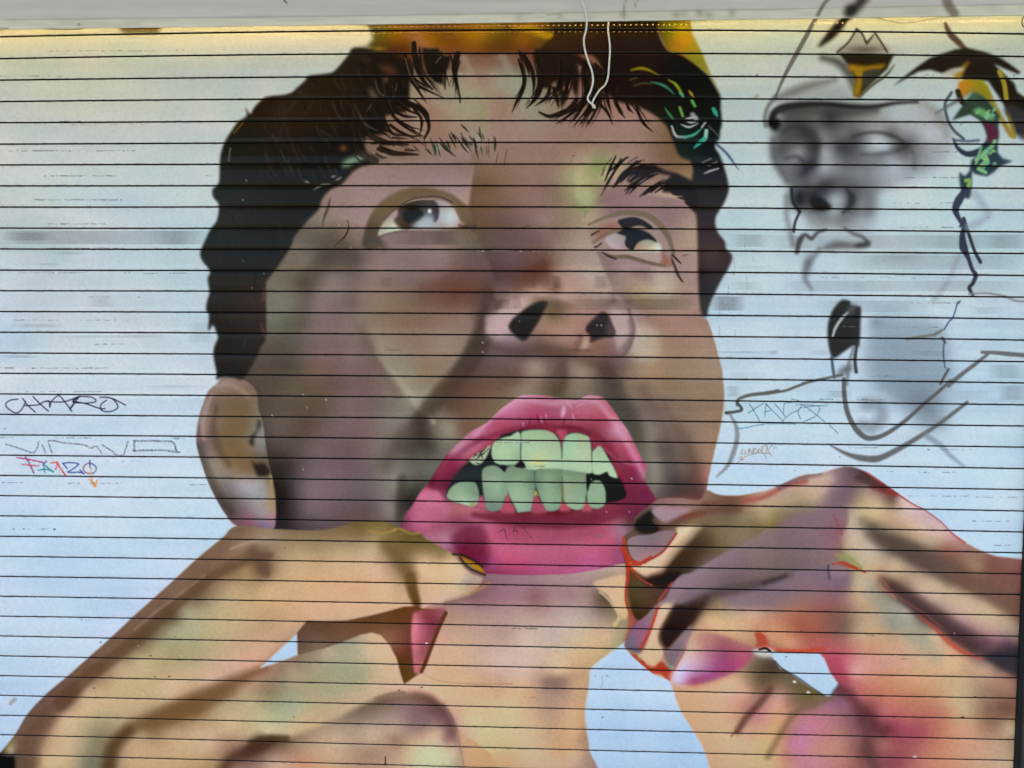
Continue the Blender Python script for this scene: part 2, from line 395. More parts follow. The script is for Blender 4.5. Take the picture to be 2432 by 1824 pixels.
    fill(P('590 300 640 275 690 262 640 300 622 350 585 362 572 335', TF), 'b59c96', 6, .75)
    fill(P('620 268 680 235 760 225 800 262 730 272 690 262 640 285', TF), 'b3988c', 8, .55)
    fill(P('940 330 990 340 1000 400 960 415 930 400', TF), 'b5ac98', 9, .6)
    fill(P('880 290 915 300 922 350 900 392 888 350', TF), 'b8a2a0', 5, .7)
    S(TF, [6, 10, 10, 6], '705a56', '925 292 936 345 915 400 880 412', soft=5, alpha=.65)
    S(TF, [20, 30, 34, 24], '55453e', '590 385 660 400 740 398 830 420', soft=16, alpha=.5)
    S(TF, [8, 18, 22, 16], '5c4a44', '760 420 762 470 740 520', soft=12, alpha=.5)
    S(TF, [14, 26, 34, 36], '5a4a44', '850 430 910 520 950 620 960 720', soft=18, alpha=.45)
    S(TF, [16, 30, 40, 30], '524440', '1010 520 1060 620 1090 700 1090 780', soft=22, alpha=.4)
    S(TF, 40, 'a08a72', '990 500 1030 600 1050 680', soft=24, alpha=.35); S(TF, 44, '9c866e', '1060 430 1110 540 1120 640', soft=26, alpha=.4)
    S(TF, 36, '75493c', '420 245 480 235 540 245', soft=20, alpha=.4); S(TF, 34, '6f4638', '650 225 700 215 740 235', soft=16, alpha=.5)
    S(TF, 40, '5a4e44', '180 180 130 240 110 320', soft=22, alpha=.35); S(TF, 30, '8d7a74', '200 240 230 330 240 420', soft=22, alpha=.35)
    # shadow side beside the nose wing, dark spray lines
    S(T11, 22, '544a45', '1990 870 1970 1100 1930 1200 1830 1400 1720 1600', soft=12, alpha=.75)
    S(T12, 30, '5e4d44', '1720 20 1600 120 1440 260 1300 420 1180 580 1130 700', soft=20, alpha=.45)
    S(T12, 26, '4c4440', '1430 330 1440 430 1500 540', soft=16, alpha=.5)
    S(T12, 22, '4a4140', '1265 820 1255 1000 1245 1150', soft=9, alpha=.55)
    S(T11, 30, '5a5046', '760 470 640 560 480 680 410 800', soft=18, alpha=.45)
    S(T21, 22, '5e4c4a', '800 1480 850 1560 900 1659', soft=14, alpha=.6)
    S(T22, 34, '5c5252', '880 60 960 200 1020 340 1060 470', soft=18, alpha=.5)
    S(T22, 40, '594e50', '1130 60 1250 250 1350 480 1400 700 1400 900', soft=26, alpha=.45)
    S(T21, 16, '6b5550', '440 1380 440 1450 400 1600', soft=12, alpha=.5)
    S(T21, 14, '7a5a4c', '570 1330 590 1300 600 1260', soft=8, alpha=.6)
    S(T21, 14, '857079', '1020 1120 1030 1210 1000 1310 940 1390', soft=6, alpha=.7)
    fill(P('880 1090 960 1080 1010 1150 1000 1250 940 1290 900 1230', T21), 'b09a9c', 6, .7)
    fill(P('620 1260 650 1240 670 1300 640 1350 590 1360', T21), 'b0a08c', 4, .9)
    fill(P('1990 1070 2080 1060 2212 1090 2200 1150 2140 1220 1990 1225 1985 1150', T11), 'b3959c', 4, .8)
    fill(P('310 950 390 980 420 1040 400 1100 330 1110 300 1040', T21), '7a6a50', 8, .8)
    # pale green V on the forehead, pale streaks
    S(T10, 24, '98937a', '1480 700 1580 860 1680 960 1760 970 1860 900 1960 900', soft=9, alpha=.5)
    S(T10, 20, '9a957c', '1780 480 1850 640 1920 850 1970 960', soft=10, alpha=.45)
    S(T10, 16, '969a64', '1960 900 1965 1050 1965 1150', soft=5, alpha=.8)
    S(T10, 20, '8f9480', '2100 450 2180 600 2190 800', soft=10, alpha=.5)
    S(T10, 24, '8f9a80', '1400 1040 1420 1140', soft=12, alpha=.6)
    # green and yellow fades by the right brow
    blob(745, 1440, 60, 50, '84a05e', .5, t=T20); blob(600, 1590, 120, 90, 'b0ae78', .4, t=T20)
    fill(P('560 0 620 130 660 130 720 60 760 0', T21), 'a0b070', 5, .6)
    S(T20, 10, '8fa45c', '850 1370 760 1420 720 1500', soft=8, alpha=.6)
    S(T11, 3.5, '3c2e2c', '790 240 800 310 770 380 720 430 675 470', taper=(.3, .2))
    S(T11, 7, '4a3a34', '640 60 620 140 590 220 575 300', soft=3, alpha=.6, taper=(.5, .2))
    # red rim where the jaw meets the ground coat
    S(T22, 12, 'b0645a', '1745 640 1710 780 1690 900', soft=6, alpha=.6)
    S(T21, 5, 'b07a70', '1680 1110 1720 1220 1770 1380', soft=3, alpha=.5)
    S(T22, 10, '9a4038', '1240 1000 1400 990 1560 1000 1650 1010', soft=5, alpha=.7)

EAR = samples((T02, '1850 150 7d6a5f 2000 200 7f6a50 2100 100 7a6550 1850 330 8d7366 1950 400 84694f 2100 350 7d6647 1770 420 7a6560 1800 500 7d6560 1950 600 86704f 2050 700 8b7353 1850 700 8d8171 2000 860 887d7c 1900 880 7d7068 2100 850 a09494 2000 1000 6f625c 2150 1000 8d8388 2050 1100 6f5f60 2150 1180 8c5f68 1800 780 8a806f 1900 60 8a7466 2150 560 846c55 2160 760 8a7358'),
              (T12, '40 860 948c8e 60 950 8d8a8e 100 1000 9b8468 110 860 86704f 50 1100 8f8682 120 1150 a07a7e 80 1230 7a6a7c 30 500 7d7a74 20 420 80807a 60 620 6a5e52'), (T01, '1950 1620 94766c'))

def paint_ear():
    clip_to()
    o = PP((T01, '1870 1659 1910 1612 2000 1600 2130 1635'), (T02, '2212 60'), (T12, '20 200 60 350 80 500 110 680 150 850 170 1000 170 1180 150 1250 60 1262'),
           (T02, '2212 1262 2040 1225 1950 1130 1860 980 1790 830 1740 680 1700 540 1695 440 1720 280 1760 160 1800 60'))
    fillf(o, EAR, 1.6, lab=LAB['ear'], e=14)
    clip_to('ear')
    S(T02, 16, '96786a', '1830 60 1800 180 1780 320 1770 450', soft=8, alpha=.5)
    S(T02, 12, 'a88a78', '1880 20 1960 0 2060 40 2140 100', soft=7, alpha=.5)
    fill(P('1900 110 2010 60 2120 140 2195 300 2150 480 2190 640 2240 760 2120 800 1970 710 1870 520 1850 300', T02), '745f43', 13, .5); S(T02, [6, 12, 12, 6], 'a68e7e', '1830 90 1780 200 1752 340 1760 480', soft=5, alpha=.6)
    S(T02, [8, 16, 18, 10], '5c4c3e', '1870 200 1845 360 1880 540 1980 700', soft=9, alpha=.5)
    S(T02, 20, '4e443c', '1720 540 1790 760 1880 950 1990 1100', soft=12, alpha=.55)
    fill(PP((T02, '2150 500 2180 440 2212 400'), (T12, '20 300 45 350 30 400'), (T02, '2200 470 2190 540')), '403a38', 3, .95)
    fill(PP((T02, '2170 650 2212 690'), (T12, '60 680 122 745 95 795 40 800 10 790')), '3c3634', 3, .97)
    fill(P('0 400 60 380 75 500 60 600 20 560', T12), '7d7a72', 6, .6)
    fill(P('40 830 80 850 95 980 60 1150 20 1100 10 900', T12), '948c8c', 7, .6)
    S(T12, 7, '9b8468', '130 800 130 950 140 1100', soft=4, alpha=.8)
    S(T02, 5, 'c05a68', '1960 1160 2030 1225', soft=3, alpha=.8)
    blob(90, 1225, 40, 25, '77708c', .5, t=T12)

def paint_eyes():
    clip_to('face')
    # left eye: painted lid arch
    arch = P('925 460 950 300 1000 185 1060 110 1180 15 1300 -25 1400 -40 1550 -25 1680 15 1760 70 1815 125 1870 250 1900 340 1830 300 1770 190 1700 80 1600 42 1480 38 1380 55 1280 85 1230 130 1170 180 1110 240 1075 300 1060 370 1085 450 1000 500', T11)
    fillf(arch, samples((T11, '960 420 50463b 1000 300 5a4c3c 1050 200 6e5c40 1200 60 73603f 1400 0 705a3c 1700 50 74603f 1830 200 745c42 1880 310 5a4a40 1060 430 5e5044')), 2, lab=LAB['eyelid'])
    clip_to('face', 'eyelid', 'eye')
    fillf(P('1055 375 1085 295 1160 205 1230 140 1380 75 1600 75 1690 120 1740 200 1765 255 1800 290 1700 312 1550 322 1400 322 1260 332 1120 360', T11),
          samples((T11, '1180 280 c0c4b0 1120 320 b8bca6 1165 200 a58c88 1650 200 b9c6c6 1700 240 c0caca 1620 140 a9a4a4 1450 250 a8b4bc 1600 290 a8a0a0 1770 280 b08880 1300 325 c4c4b8')), 1.5, lab=LAB['eye'])
    clip_to('eye')
    fillf(P('1225 125 1225 200 1190 245 1250 312 1340 328 1420 305 1500 262 1555 250 1580 170 1565 95 1480 48 1380 58 1290 90', T11),
          samples((T11, '1230 265 54443a 1250 180 453a33 1300 110 3c372e 1360 210 2a2927 1400 90 3f3b34 1480 190 5c6064 1420 270 98a4ac 1500 250 8c98a2 1560 200 454048 1540 110 4c4440 1330 300 4a3c34')), 2)
    fill(P('1275 210 1290 165 1340 135 1410 150 1450 185 1430 225 1390 260 1330 275 1290 250', T11), '292826', 2.5)
    S(T11, 9, '443e46', '1530 90 1560 150 1560 210 1545 245', soft=3, alpha=.9)
    fill(P('1350 300 1400 250 1450 225 1500 200 1530 240 1540 290 1450 312', T11), 'a9b4bc', 5, .85)
    blob(1500, 165, 19, 22, 'c9d1d5', 1, t=T11, hard=2)
    clip_to('face', 'eyelid', 'eye')
    S(T11, 5, '6f5d55', '1065 388 1150 358 1250 338 1300 334', soft=3, alpha=.6)
    S(T11, 4, '5a4c48', '1100 240 1160 180 1230 130', soft=1.5, alpha=.7)
    S(T11, 5, '4a4038', '1240 125 1350 60 1480 40 1600 45 1700 90', soft=2, alpha=.6)
    S(T11, 7, '4e443e', '1760 290 1830 300 1890 290', soft=4, alpha=.8)
    S(T11, 18, '51483e', '960 440 1040 430 1100 470', soft=12, alpha=.55)
    # right eye
    TE = (1354, 309, 0.39916)
    clip_to('face')
    fill(P('128 640 175 575 240 530 330 508 440 515 510 560 545 620 575 690 605 760 600 808 520 806 420 780 340 762 250 750 190 728 150 700', TE), 'a08a84', 4, .8, lab=LAB['eye2'])
    clip_to('face', 'eye2', 'eyelid2')
    fill(P('145 612 215 560 285 555 290 590 230 612 175 645', TE), '946557', 5, .85)
    fillf(P('205 652 250 622 320 612 420 600 480 625 525 665 545 700 545 722 440 724 320 722 250 700', TE), samples((TE, '235 655 b4a6aa 280 650 aaa09e 300 690 b09aa0 330 700 a8888c 420 690 a89078 440 668 a6a594 480 675 aaa894 500 690 c8c4a8 525 700 d2dedc 500 650 9a988a 380 715 b4a08c')), 2, lab=LAB['eye2'])
    fill(P('190 722 300 722 420 726 545 724 545 770 530 800 440 775 350 752 260 748', TE), 'b19d92', 3, .85, lab=LAB['eye2']); S(TE, 3, 'c6c2b8', '330 722 420 726 535 724', soft=1.5, alpha=.8)
    fill(P('540 700 560 728 604 782 594 812 530 806 548 762', TE), '96604f', 3, .9)
    S(TE, [4, 7, 11, 14, 14, 12, 8], '77674f', '110 562 190 527 270 500 350 490 440 502 510 540 560 595 595 660 615 740', soft=3, alpha=.95, lab=LAB['eyelid2'])
    S(TE, [5, 9, 8, 5], '7b6852', '140 668 190 632 240 608 300 596', soft=2.5, alpha=.9)
    S(TE, [4, 8, 10, 9, 8, 5], '74614a', '190 728 255 752 340 754 415 774 500 796 565 806', soft=2, lab=LAB['eyelid2']); S(TE, [3, 6, 3], '463636', '195 730 235 752 275 768', soft=1.5)
    fill(P('283 542 310 528 370 517 420 528 470 558 492 578 474 590 430 571 385 572 340 590 310 582', TE), '2c2c2f', 1.5, lab=LAB['eyelid2'])
    fill(P('278 612 300 600 320 588 360 586 410 590 460 608 500 640 517 667 472 652 432 656 402 672 384 700 372 714 342 702 325 672 332 635 302 622', TE), '2a2b2e', 1.8, lab=LAB['eye2'])
    S(TE, 4, '3a3030', '128 624 150 612 172 600', '148 696 165 690 186 674', soft=1.5, alpha=.9)
    S(TE, [4, 5, 3], '3c3434', '608 742 630 765 658 792', soft=1.2); S(TE, [4, 6, 7, 4], '46403a', '606 770 622 810 640 858 668 902', soft=1.5)
    S(TE, 6, '6c5f48', '598 750 618 800 636 850', soft=3, alpha=.6); S(TE, 2.5, '5a4a4c', '672 748 700 740', soft=1.2, alpha=.7)
    fill(P('330 830 420 825 490 850 495 900 420 892 370 880', TE), '957c7c', 6, .6); fill(P('400 900 470 905 520 930 460 960 400 940', TE), 'b09a7c', 6, .6); fill(P('490 850 600 830 640 900 600 960 510 930', TE), 'b5ae9a', 8, .5)
    # nostrils
    clip_to('face')
    fill(P('-30 1160 0 1105 50 1060 140 990 220 950 290 943 306 965 270 1040 230 1120 170 1210 130 1270 85 1282 30 1245 -10 1200', T21), '2c2b2a', 2, lab=LAB['nostril'])
    fill(P('780 1038 830 1060 860 1130 890 1205 872 1250 780 1262 700 1292 672 1290 680 1250 640 1200 650 1150 720 1080', T21), '352f31', 2, lab=LAB['nostril2'])
    clip_to('nostril2')
    fill(P('830 1120 880 1150 900 1230 850 1260 820 1220', T21), '5a4c54', 5, .9)

HAIRC = samples((T10, '600 660 322c26 420 780 332d27 200 920 342e28 80 1060 312b26 700 1000 2e2822 1000 480 2c2824 800 700 302b25 300 1000 352c25 1000 1100 2a2722 600 1300 272622 200 1500 282825 500 850 322c22 150 900 33291f 1300 600 2b2620'),
                (T11, '100 300 2a2a27 30 700 2b2b29 40 950 3c302e 40 1150 352f2f'), (T01, '2000 200 2d2e2a 2000 700 2b2b29 1950 1300 2b2a29'), (T00, '2100 1300 2a2a26'))

def paint_hair():
    clip_to()
    left = PP((T10, '1260 400 1150 450 1050 425 850 410 800 470 760 520 700 590 640 630 460 655 420 700 350 760 290 810 100 835 40 870'), (T00, '2195 930 2160 985 2122 930 2130 1000 2060 1050 2000 1130 1940 1230 1905 1340 1897 1450 1890 1580 1840 1630'),
              (T01, '1835 0 1845 50 1890 110 1875 240 1820 320 1780 400 1730 520 1745 590 1800 660 1815 700 1795 740 1800 800 1810 870 1790 940 1780 1020 1805 1060 1800 1200 1840 1150 1870 1215 1882 1260 1850 1340 1845 1420 1870 1560 1868 1620 1910 1608 2010 1600 2100 1612'),
              (T11, '0 1440 40 1340 85 1240 85 820 100 760 190 640 290 490 330 390 410 290 470 220 540 150 570 60'), (T10, '640 1640 740 1590 830 1490 900 1440 1010 1410 1060 1370 960 1310 940 1240 960 1180 1100 1160 1130 1080 1110 1010 1200 980 1310 940 1330 700 1350 560'))
    fillf(left, HAIRC, 2.4, lab=LAB['hair'])
    clip_to('hair')
    r = np.random.default_rng(12)
    for k in range(150):
        x, y = r.uniform(0, 1250), r.uniform(500, 1500)
        ln = r.uniform(60, 200); dx = r.uniform(.25, .7)
        S(T10, r.uniform(2, 5), ('463a2e', '1d1b19', '3a3029', '4a4038')[k % 4], '%f %f %f %f %f %f' % (x, y, x + ln * dx * .3, y + ln * .5, x + ln * dx, y + ln), soft=2.5, alpha=r.uniform(.25, .55), taper=(.2, .2))
    for k in range(70):
        x, y = r.uniform(-650, 500), r.uniform(0, 1200)
        S(T11, r.uniform(2, 5), ('3c362f', '1d1c1a', '353330')[k % 3], '%f %f %f %f' % (x, y, x + r.uniform(-30, 60), y + r.uniform(50, 150)), soft=3, alpha=r.uniform(.15, .4), taper=(.2, .2))
    S(T10, 4, '3f3830', '500 860 420 1000', '350 860 280 960', '250 1000 180 1250', soft=4, alpha=.6)
    S(T10, 3, '5c5650', '1030 690 1060 790 1110 830 1170 850', '880 960 940 1070 1050 1130', '1000 900 960 960', '920 1210 1000 1290', '1110 1000 1150 1090 1190 1130', '1140 1000 1165 1040', '1220 720 1200 800 1170 880', soft=1.5, alpha=.75, taper=(.4, .3))
    S(T10, 5, '40382f', '850 900 900 1000 960 1080', '660 880 700 980 760 1060', '560 1130 650 1180', soft=3, alpha=.7)
    S(T10, 5, '8a8280', '500 1640 570 1600 640 1590', '650 1530 690 1520', '420 1565 460 1580', '690 1560 740 1530', soft=2.5, alpha=.8, taper=(.3, .3))
    fill(P('980 760 1020 790 1050 850 1000 840 975 790', T10), '6b5b48', 4, .8)
    fill(P('1100 680 1140 670 1120 710', T10), '8a6050', 3, .8)
    fill(P('1060 580 1150 570 1220 620 1180 640 1120 620', T10), '6a4436', 5, .7)
    fill(P('900 500 1000 510 940 530', T10), '5a3a34', 4, .6)
    S(T11, 8, '6e4a4c', '70 850 60 930', '50 1150 70 1230', soft=5, alpha=.5)
    S(T01, 2.5, '4a4238', '2000 1100 1990 1130', '2130 1250 2100 1350', soft=2, alpha=.5)
    S(T00, 3, '7a5a30', '2100 1060 2020 1150', soft=2, alpha=.8); S(T00, 3, '84766a', '1990 1280 1975 1390', soft=2, alpha=.7)
    # mint patch under the brow hair
    fill(P('745 1410 800 1370 880 1350 930 1330 1000 1320 960 1350 900 1390 850 1410 800 1440 750 1445', T10), '82a088', 4, .9)
    S(T10, 4, '35332c', '840 1330 900 1390 960 1380', '900 1340 990 1390 1040 1395', soft=1.5)
    blob(755, 1280, 30, 25, '7a4838', .8, t=T10)
    # top of the head: ochre glow and the fringe
    clip_to()
    topo = PP((T10, '1010 40 1000 280 1010 330 960 395 880 400 1000 420 1100 440 1200 470 1300 520 1500 500 1700 480 2000 470 2212 460'), (T20, '150 450 250 420 380 330 400 240 300 60'))
    fillf(topo, samples((T10, '1200 330 86581f 1500 320 95601a 1900 320 9a6a1c 1300 400 6b4020 1700 380 7a4a24 2100 330 6a4a1a 1150 440 4a3018 1450 460 8a5a44 1500 230 6a4a10 2100 230 8a6a14 1050 240 7a6a30 1400 330 a86a40 2000 420 6c4424'), (T20, '100 330 8a5c18 150 420 6a4028 250 350 6a4a20 0 240 6a4a14')), 4, lab=LAB['hair'])
    blob(1060, 420, 60, 20, 'a8862e', .6, t=T10)
    fill(P('0 205 90 215 150 200 230 230 290 270 375 300 320 340 220 310 100 260 0 250', T20), 'b88a1e', 4, .95)
    right = PP((T20, '370 60 360 300 300 360 250 420 330 470 560 470 700 480 780 600 800 720 840 820 900 870 1000 900 1100 925 1240 1000 1340 1100 1395 1230 1450 1350 1545 1400 1560 1520'),
               (T21, '1500 60 1540 130 1585 180 1600 300 1605 500 1610 800 1620 950 1640 1060 1680 1075 1700 1000 1740 900 1820 740 1860 680 1905 560 1850 490 1840 430 1770 330 1760 220 1830 100 1870 0'),
               (T20, '1870 1600 1850 1500 1800 1350 1750 1260 1790 1200 1800 1130 1815 1060 1805 950 1800 830 1760 750 1700 650 1600 560 1480 480 1340 430 1260 270 1240 60'))
    fillf(right, samples((T20, '500 300 41331c 800 300 3a2d1e 1100 330 33291e 500 420 3a2a20 900 500 2a221c 1400 560 262320 1200 900 2a2622 1600 1000 252725 1700 1350 262829 1100 650 2e2620 1650 800 232522 1450 1200 26302c'), (T21, '1700 200 352f30 1680 300 3a3034 1720 560 4c3c38 1650 700 33292c 1700 850 34343a 1650 1000 3a3838 1800 560 443634')), 2.0, lab=LAB['hair'])
    # ochre rim outside the right hair
    clip_to('ground_coat', 'hair', 'face')
    rim = P('1250 60 1270 270 1340 430 1480 480 1600 570 1700 650 1765 760 1810 860 1790 800 1720 650 1640 450 1560 290 1530 60', T20)
    fillf(rim, samples((T20, '1300 330 6c5f1e 1480 330 d08a1a 1440 400 b07a20 1560 460 8f842c 1640 560 8a7f2e 1700 640 8f8a40 1400 270 a08c20 1540 300 c0922c 1300 250 6c601c 1750 740 8a8248')), 2.5, lab=LAB['hair'], sm=False)
    clip_to('hair')
    S(T20, 7, '857a26', '1030 605 1110 590 1180 605 1270 650', soft=3, taper=(.5, .2))
    S(T20, 6, '3f7a62', '1205 710 1290 730 1350 765 1400 812', soft=2.5, taper=(.4, .3))
    S(T20, 7, '7c8a2c', '1350 690 1410 725 1450 780 1475 820', soft=2, taper=(.3, .6)); S(T20, 5, '4a9a7c', '1450 800 1478 835', soft=2)
    S(T20, 6, '9a8a2c', '1530 785 1570 838', soft=2, taper=(.5, .3)); S(T20, 7, '5a9a4c', '1555 870 1580 915', soft=2)
    S(T20, 10, '3c9a80', '1740 940 1772 1000', soft=2.5, taper=(.8, .5))
    S(T20, 5, '3f7a4c', '1320 930 1360 990 1400 1040', '1340 960 1390 1020', soft=2, taper=(.3, .3)); S(T20, 6, '6f9a4c', '1450 930 1475 1000', soft=2)
    S(T20, 4, '50503a', '1060 740 1130 720 1200 725', '1020 690 1080 670', soft=3, alpha=.7)
    S(T20, 10, 'b0b4b4', '1560 990 1590 1025', soft=4, alpha=.8); S(T20, 5, 'a0a8a4', '1490 1040 1550 1058 1620 1040', '1460 1075 1530 1098 1610 1065', '1500 1025 1600 1010', soft=1.5, taper=(.3, .3))
    S(T20, 6, '8a9490', '1380 1120 1420 1175 1500 1185', soft=2, taper=(.2, 1)); S(T20, 6, '48a08a', '1490 1185 1570 1165 1640 1110', soft=2, taper=(1, .3)); S(T20, 4, 'a8a8a8', '1380 1090 1410 1160 1430 1185', '1640 1100 1670 1060', soft=1.5)
    S(T20, 9, '8cc0b0', '1680 1130 1670 1190 1640 1220', soft=2.5); S(T20, 9, '36a08a', '1660 1200 1620 1235 1575 1278', soft=2, taper=(1, .3))
    S(T20, 4, '7a7880', '1645 1405 1720 1370', '1700 1430 1770 1400', soft=1.5, alpha=.7); S(T20, 5, '9a96a0', '1660 1500 1720 1475 1785 1455', soft=1.5, taper=(.4, .6))
    S(T20, 4, '5a5a60', '1700 1090 1780 1170 1830 1240', soft=1.5, alpha=.7)
    clip_to()
    S(T20, 6, '3c4a66', '1760 1240 1850 1320 1910 1400 1960 1470', soft=3, alpha=.85, taper=(1, .1))
    # fringe locks over the forehead
    d = '2b2622'
    clip_to('face')
    fill(PP((T10, '1200 440 1500 470 1900 460 2212 450'), (T20, '200 440 420 470 380 620 200 640 60 600'), (T10, '2100 600 1950 560 1800 640 1650 590 1500 660 1330 640 1250 560')), '83594a', 12, .6)
    S(T10, 16, '94907a', '1790 480 1840 600 1880 700', '2120 470 2170 580 2195 700', soft=8, alpha=.45)
    clip_to()
    fill(P('330 420 560 470 780 600 850 850 760 760 690 640 640 620 560 560 590 640 560 850 520 760 500 680 480 850 440 900 400 800 380 700 350 720 330 760 250 760 235 640 200 560 180 470 200 420', T20), '2e2721', 2, lab=LAB['hair'], sm=False)
    S(T20, 10, d, '80 460 130 560 150 650', '80 560 110 680 90 780 40 880 0 970', '110 480 170 600 190 720 180 820', '250 700 240 790 190 870 125 935', '330 750 300 840 200 915', '360 760 385 850 402 935', '480 680 460 800 425 930', soft=1.5, taper=(.8, .15), lab=LAB['hair'])
    S(T20, [10, 12, 9, 4], d, '560 860 470 960 330 1005 235 970', soft=1.8, lab=LAB['hair'])
    S(T20, 7, d, '590 880 500 990 380 1070', '630 890 560 1000 500 1060', '690 900 640 990 600 1075', '740 900 700 1000 640 1095', '750 885 830 980 868 1075', '900 880 930 960 980 1020', '990 890 1010 940 1050 978', '1070 900 1110 1020 1160 1090 1220 1140', '720 550 790 640 835 790', '760 810 840 860', '560 560 620 640 700 700', soft=1.3, taper=(.9, .15), lab=LAB['hair'])
    fill(P('560 560 600 580 640 650 600 640', T20), '9a7264', 2, .8)
    S(T20, 4, '9a7468', '400 690 400 760', '445 710 450 780', '490 690 495 760', soft=1.5, alpha=.8); S(T20, 5, '8a9078', '205 560 225 620 215 760', soft=2, alpha=.7)
    fill(P('350 780 360 850 380 900 350 880', T20), '8a8a72', 2, .8); fill(P('640 700 700 800 720 850 650 780', T20), '6a4c40', 4, .4)
    r = np.random.default_rng(5)
    for (x0, y0, x1, y1, bow, n) in ((80, 470, 20, 900, 60, 3), (250, 520, 150, 920, 60, 5), (400, 520, 300, 900, 50, 6), (520, 560, 420, 920, 30, 5), (620, 620, 330, 1000, 150, 6), (660, 640, 430, 1060, 90, 7), (700, 640, 560, 1080, 60, 6), (760, 700, 650, 1080, 50, 5), (780, 640, 840, 1000, -30, 3), (880, 760, 960, 1000, -20, 3), (1000, 850, 1160, 1080, 20, 2)):
        for k in range(n):
            j = r.normal(0, 26, 4); xm, ym = (x0 + x1) / 2 + bow + r.normal(0, 12), (y0 + y1) / 2 + abs(bow) * .3
            S(T20, r.uniform(3, 6.5), ('2b2622', '332a24', '231f1d')[k % 3], '%f %f %f %f %f %f' % (x0 + j[0], y0 + j[1], xm + (j[0] + j[2]) / 2, ym, x1 + j[2], y1 + j[3]), soft=1.3, taper=(.9, .15), lab=LAB['hair'])
    for (x0, y0, x1, y1, bow, n) in ((1130, 860, 1440, 1180, -60, 6), (1200, 900, 1400, 1010, 10, 4), (1250, 700, 1330, 960, -20, 4), (1000, 1000, 1180, 1180, -40, 4), (1300, 520, 1500, 770, -40, 4), (1740, 500, 1750, 850, -20, 3), (1400, 430, 1560, 800, -30, 5), (1600, 480, 1640, 740, 10, 4), (1340, 560, 1460, 860, -30, 5), (1180, 760, 1340, 960, -30, 6), (1080, 640, 1180, 900, -20, 5), (1690, 470, 1700, 760, 20, 3), (1330, 880, 1500, 1120, 60, 4), (960, 1180, 1320, 1260, 0, 4), (1040, 1290, 1380, 1340, 0, 4)):
        for k in range(n):
            j = r.normal(0, 20, 4)
            S(T10, r.uniform(2.5, 5.5), ('2b2622', '3a2f28', '231f1d')[k % 3], '%f %f %f %f %f %f' % (x0 + j[0], y0 + j[1], (x0 + x1) / 2 + bow, (y0 + y1) / 2 - bow * .5, x1 + j[2], y1 + j[3]), soft=1.3, taper=(.9, .15), lab=LAB['hair'])
    S(T10, [12, 14, 14, 10, 4], d, '1365 375 1370 480 1400 600 1450 700 1525 772', soft=2, lab=LAB['hair'])
    fill(P('1435 410 1500 420 1575 415 1605 478 1690 480 1665 580 1622 650 1622 732 1540 710 1470 630 1440 520', T10), '2a2723', 2, lab=LAB['hair'], sm=False)
    S(T10, [13, 15, 10, 4, 3], d, '1745 465 1715 570 1725 680 1750 780 1765 885', soft=2, lab=LAB['hair'])
    S(T10, 9, d, '1285 470 1310 600 1370 720 1480 780 1630 850', soft=1.6, taper=(1, .15), lab=LAB['hair']); S(T10, 7, d, '1340 700 1390 760 1440 835', soft=1.5, taper=(1, .2), lab=LAB['hair'])
    S(T10, [14, 14, 9, 7, 5], d, '1320 900 1420 940 1480 1030 1495 1110 1455 1195', soft=1.8, lab=LAB['hair'])
    S(T10, 7, d, '1360 930 1425 1020 1430 1090 1412 1175', '1210 970 1290 1005 1390 1012', '1180 1000 1260 1060 1350 1100', '1160 1080 1230 1130 1330 1175 1440 1172', '1100 1000 1130 1080 1190 1160 1300 1170', '1030 1030 1100 1110 1180 1155', soft=1.3, taper=(1, .3), lab=LAB['hair'])
    S(T10, 2.5, '7a6a5a', '1555 540 1600 490', '1290 500 1330 640 1400 750', soft=1, alpha=.6)

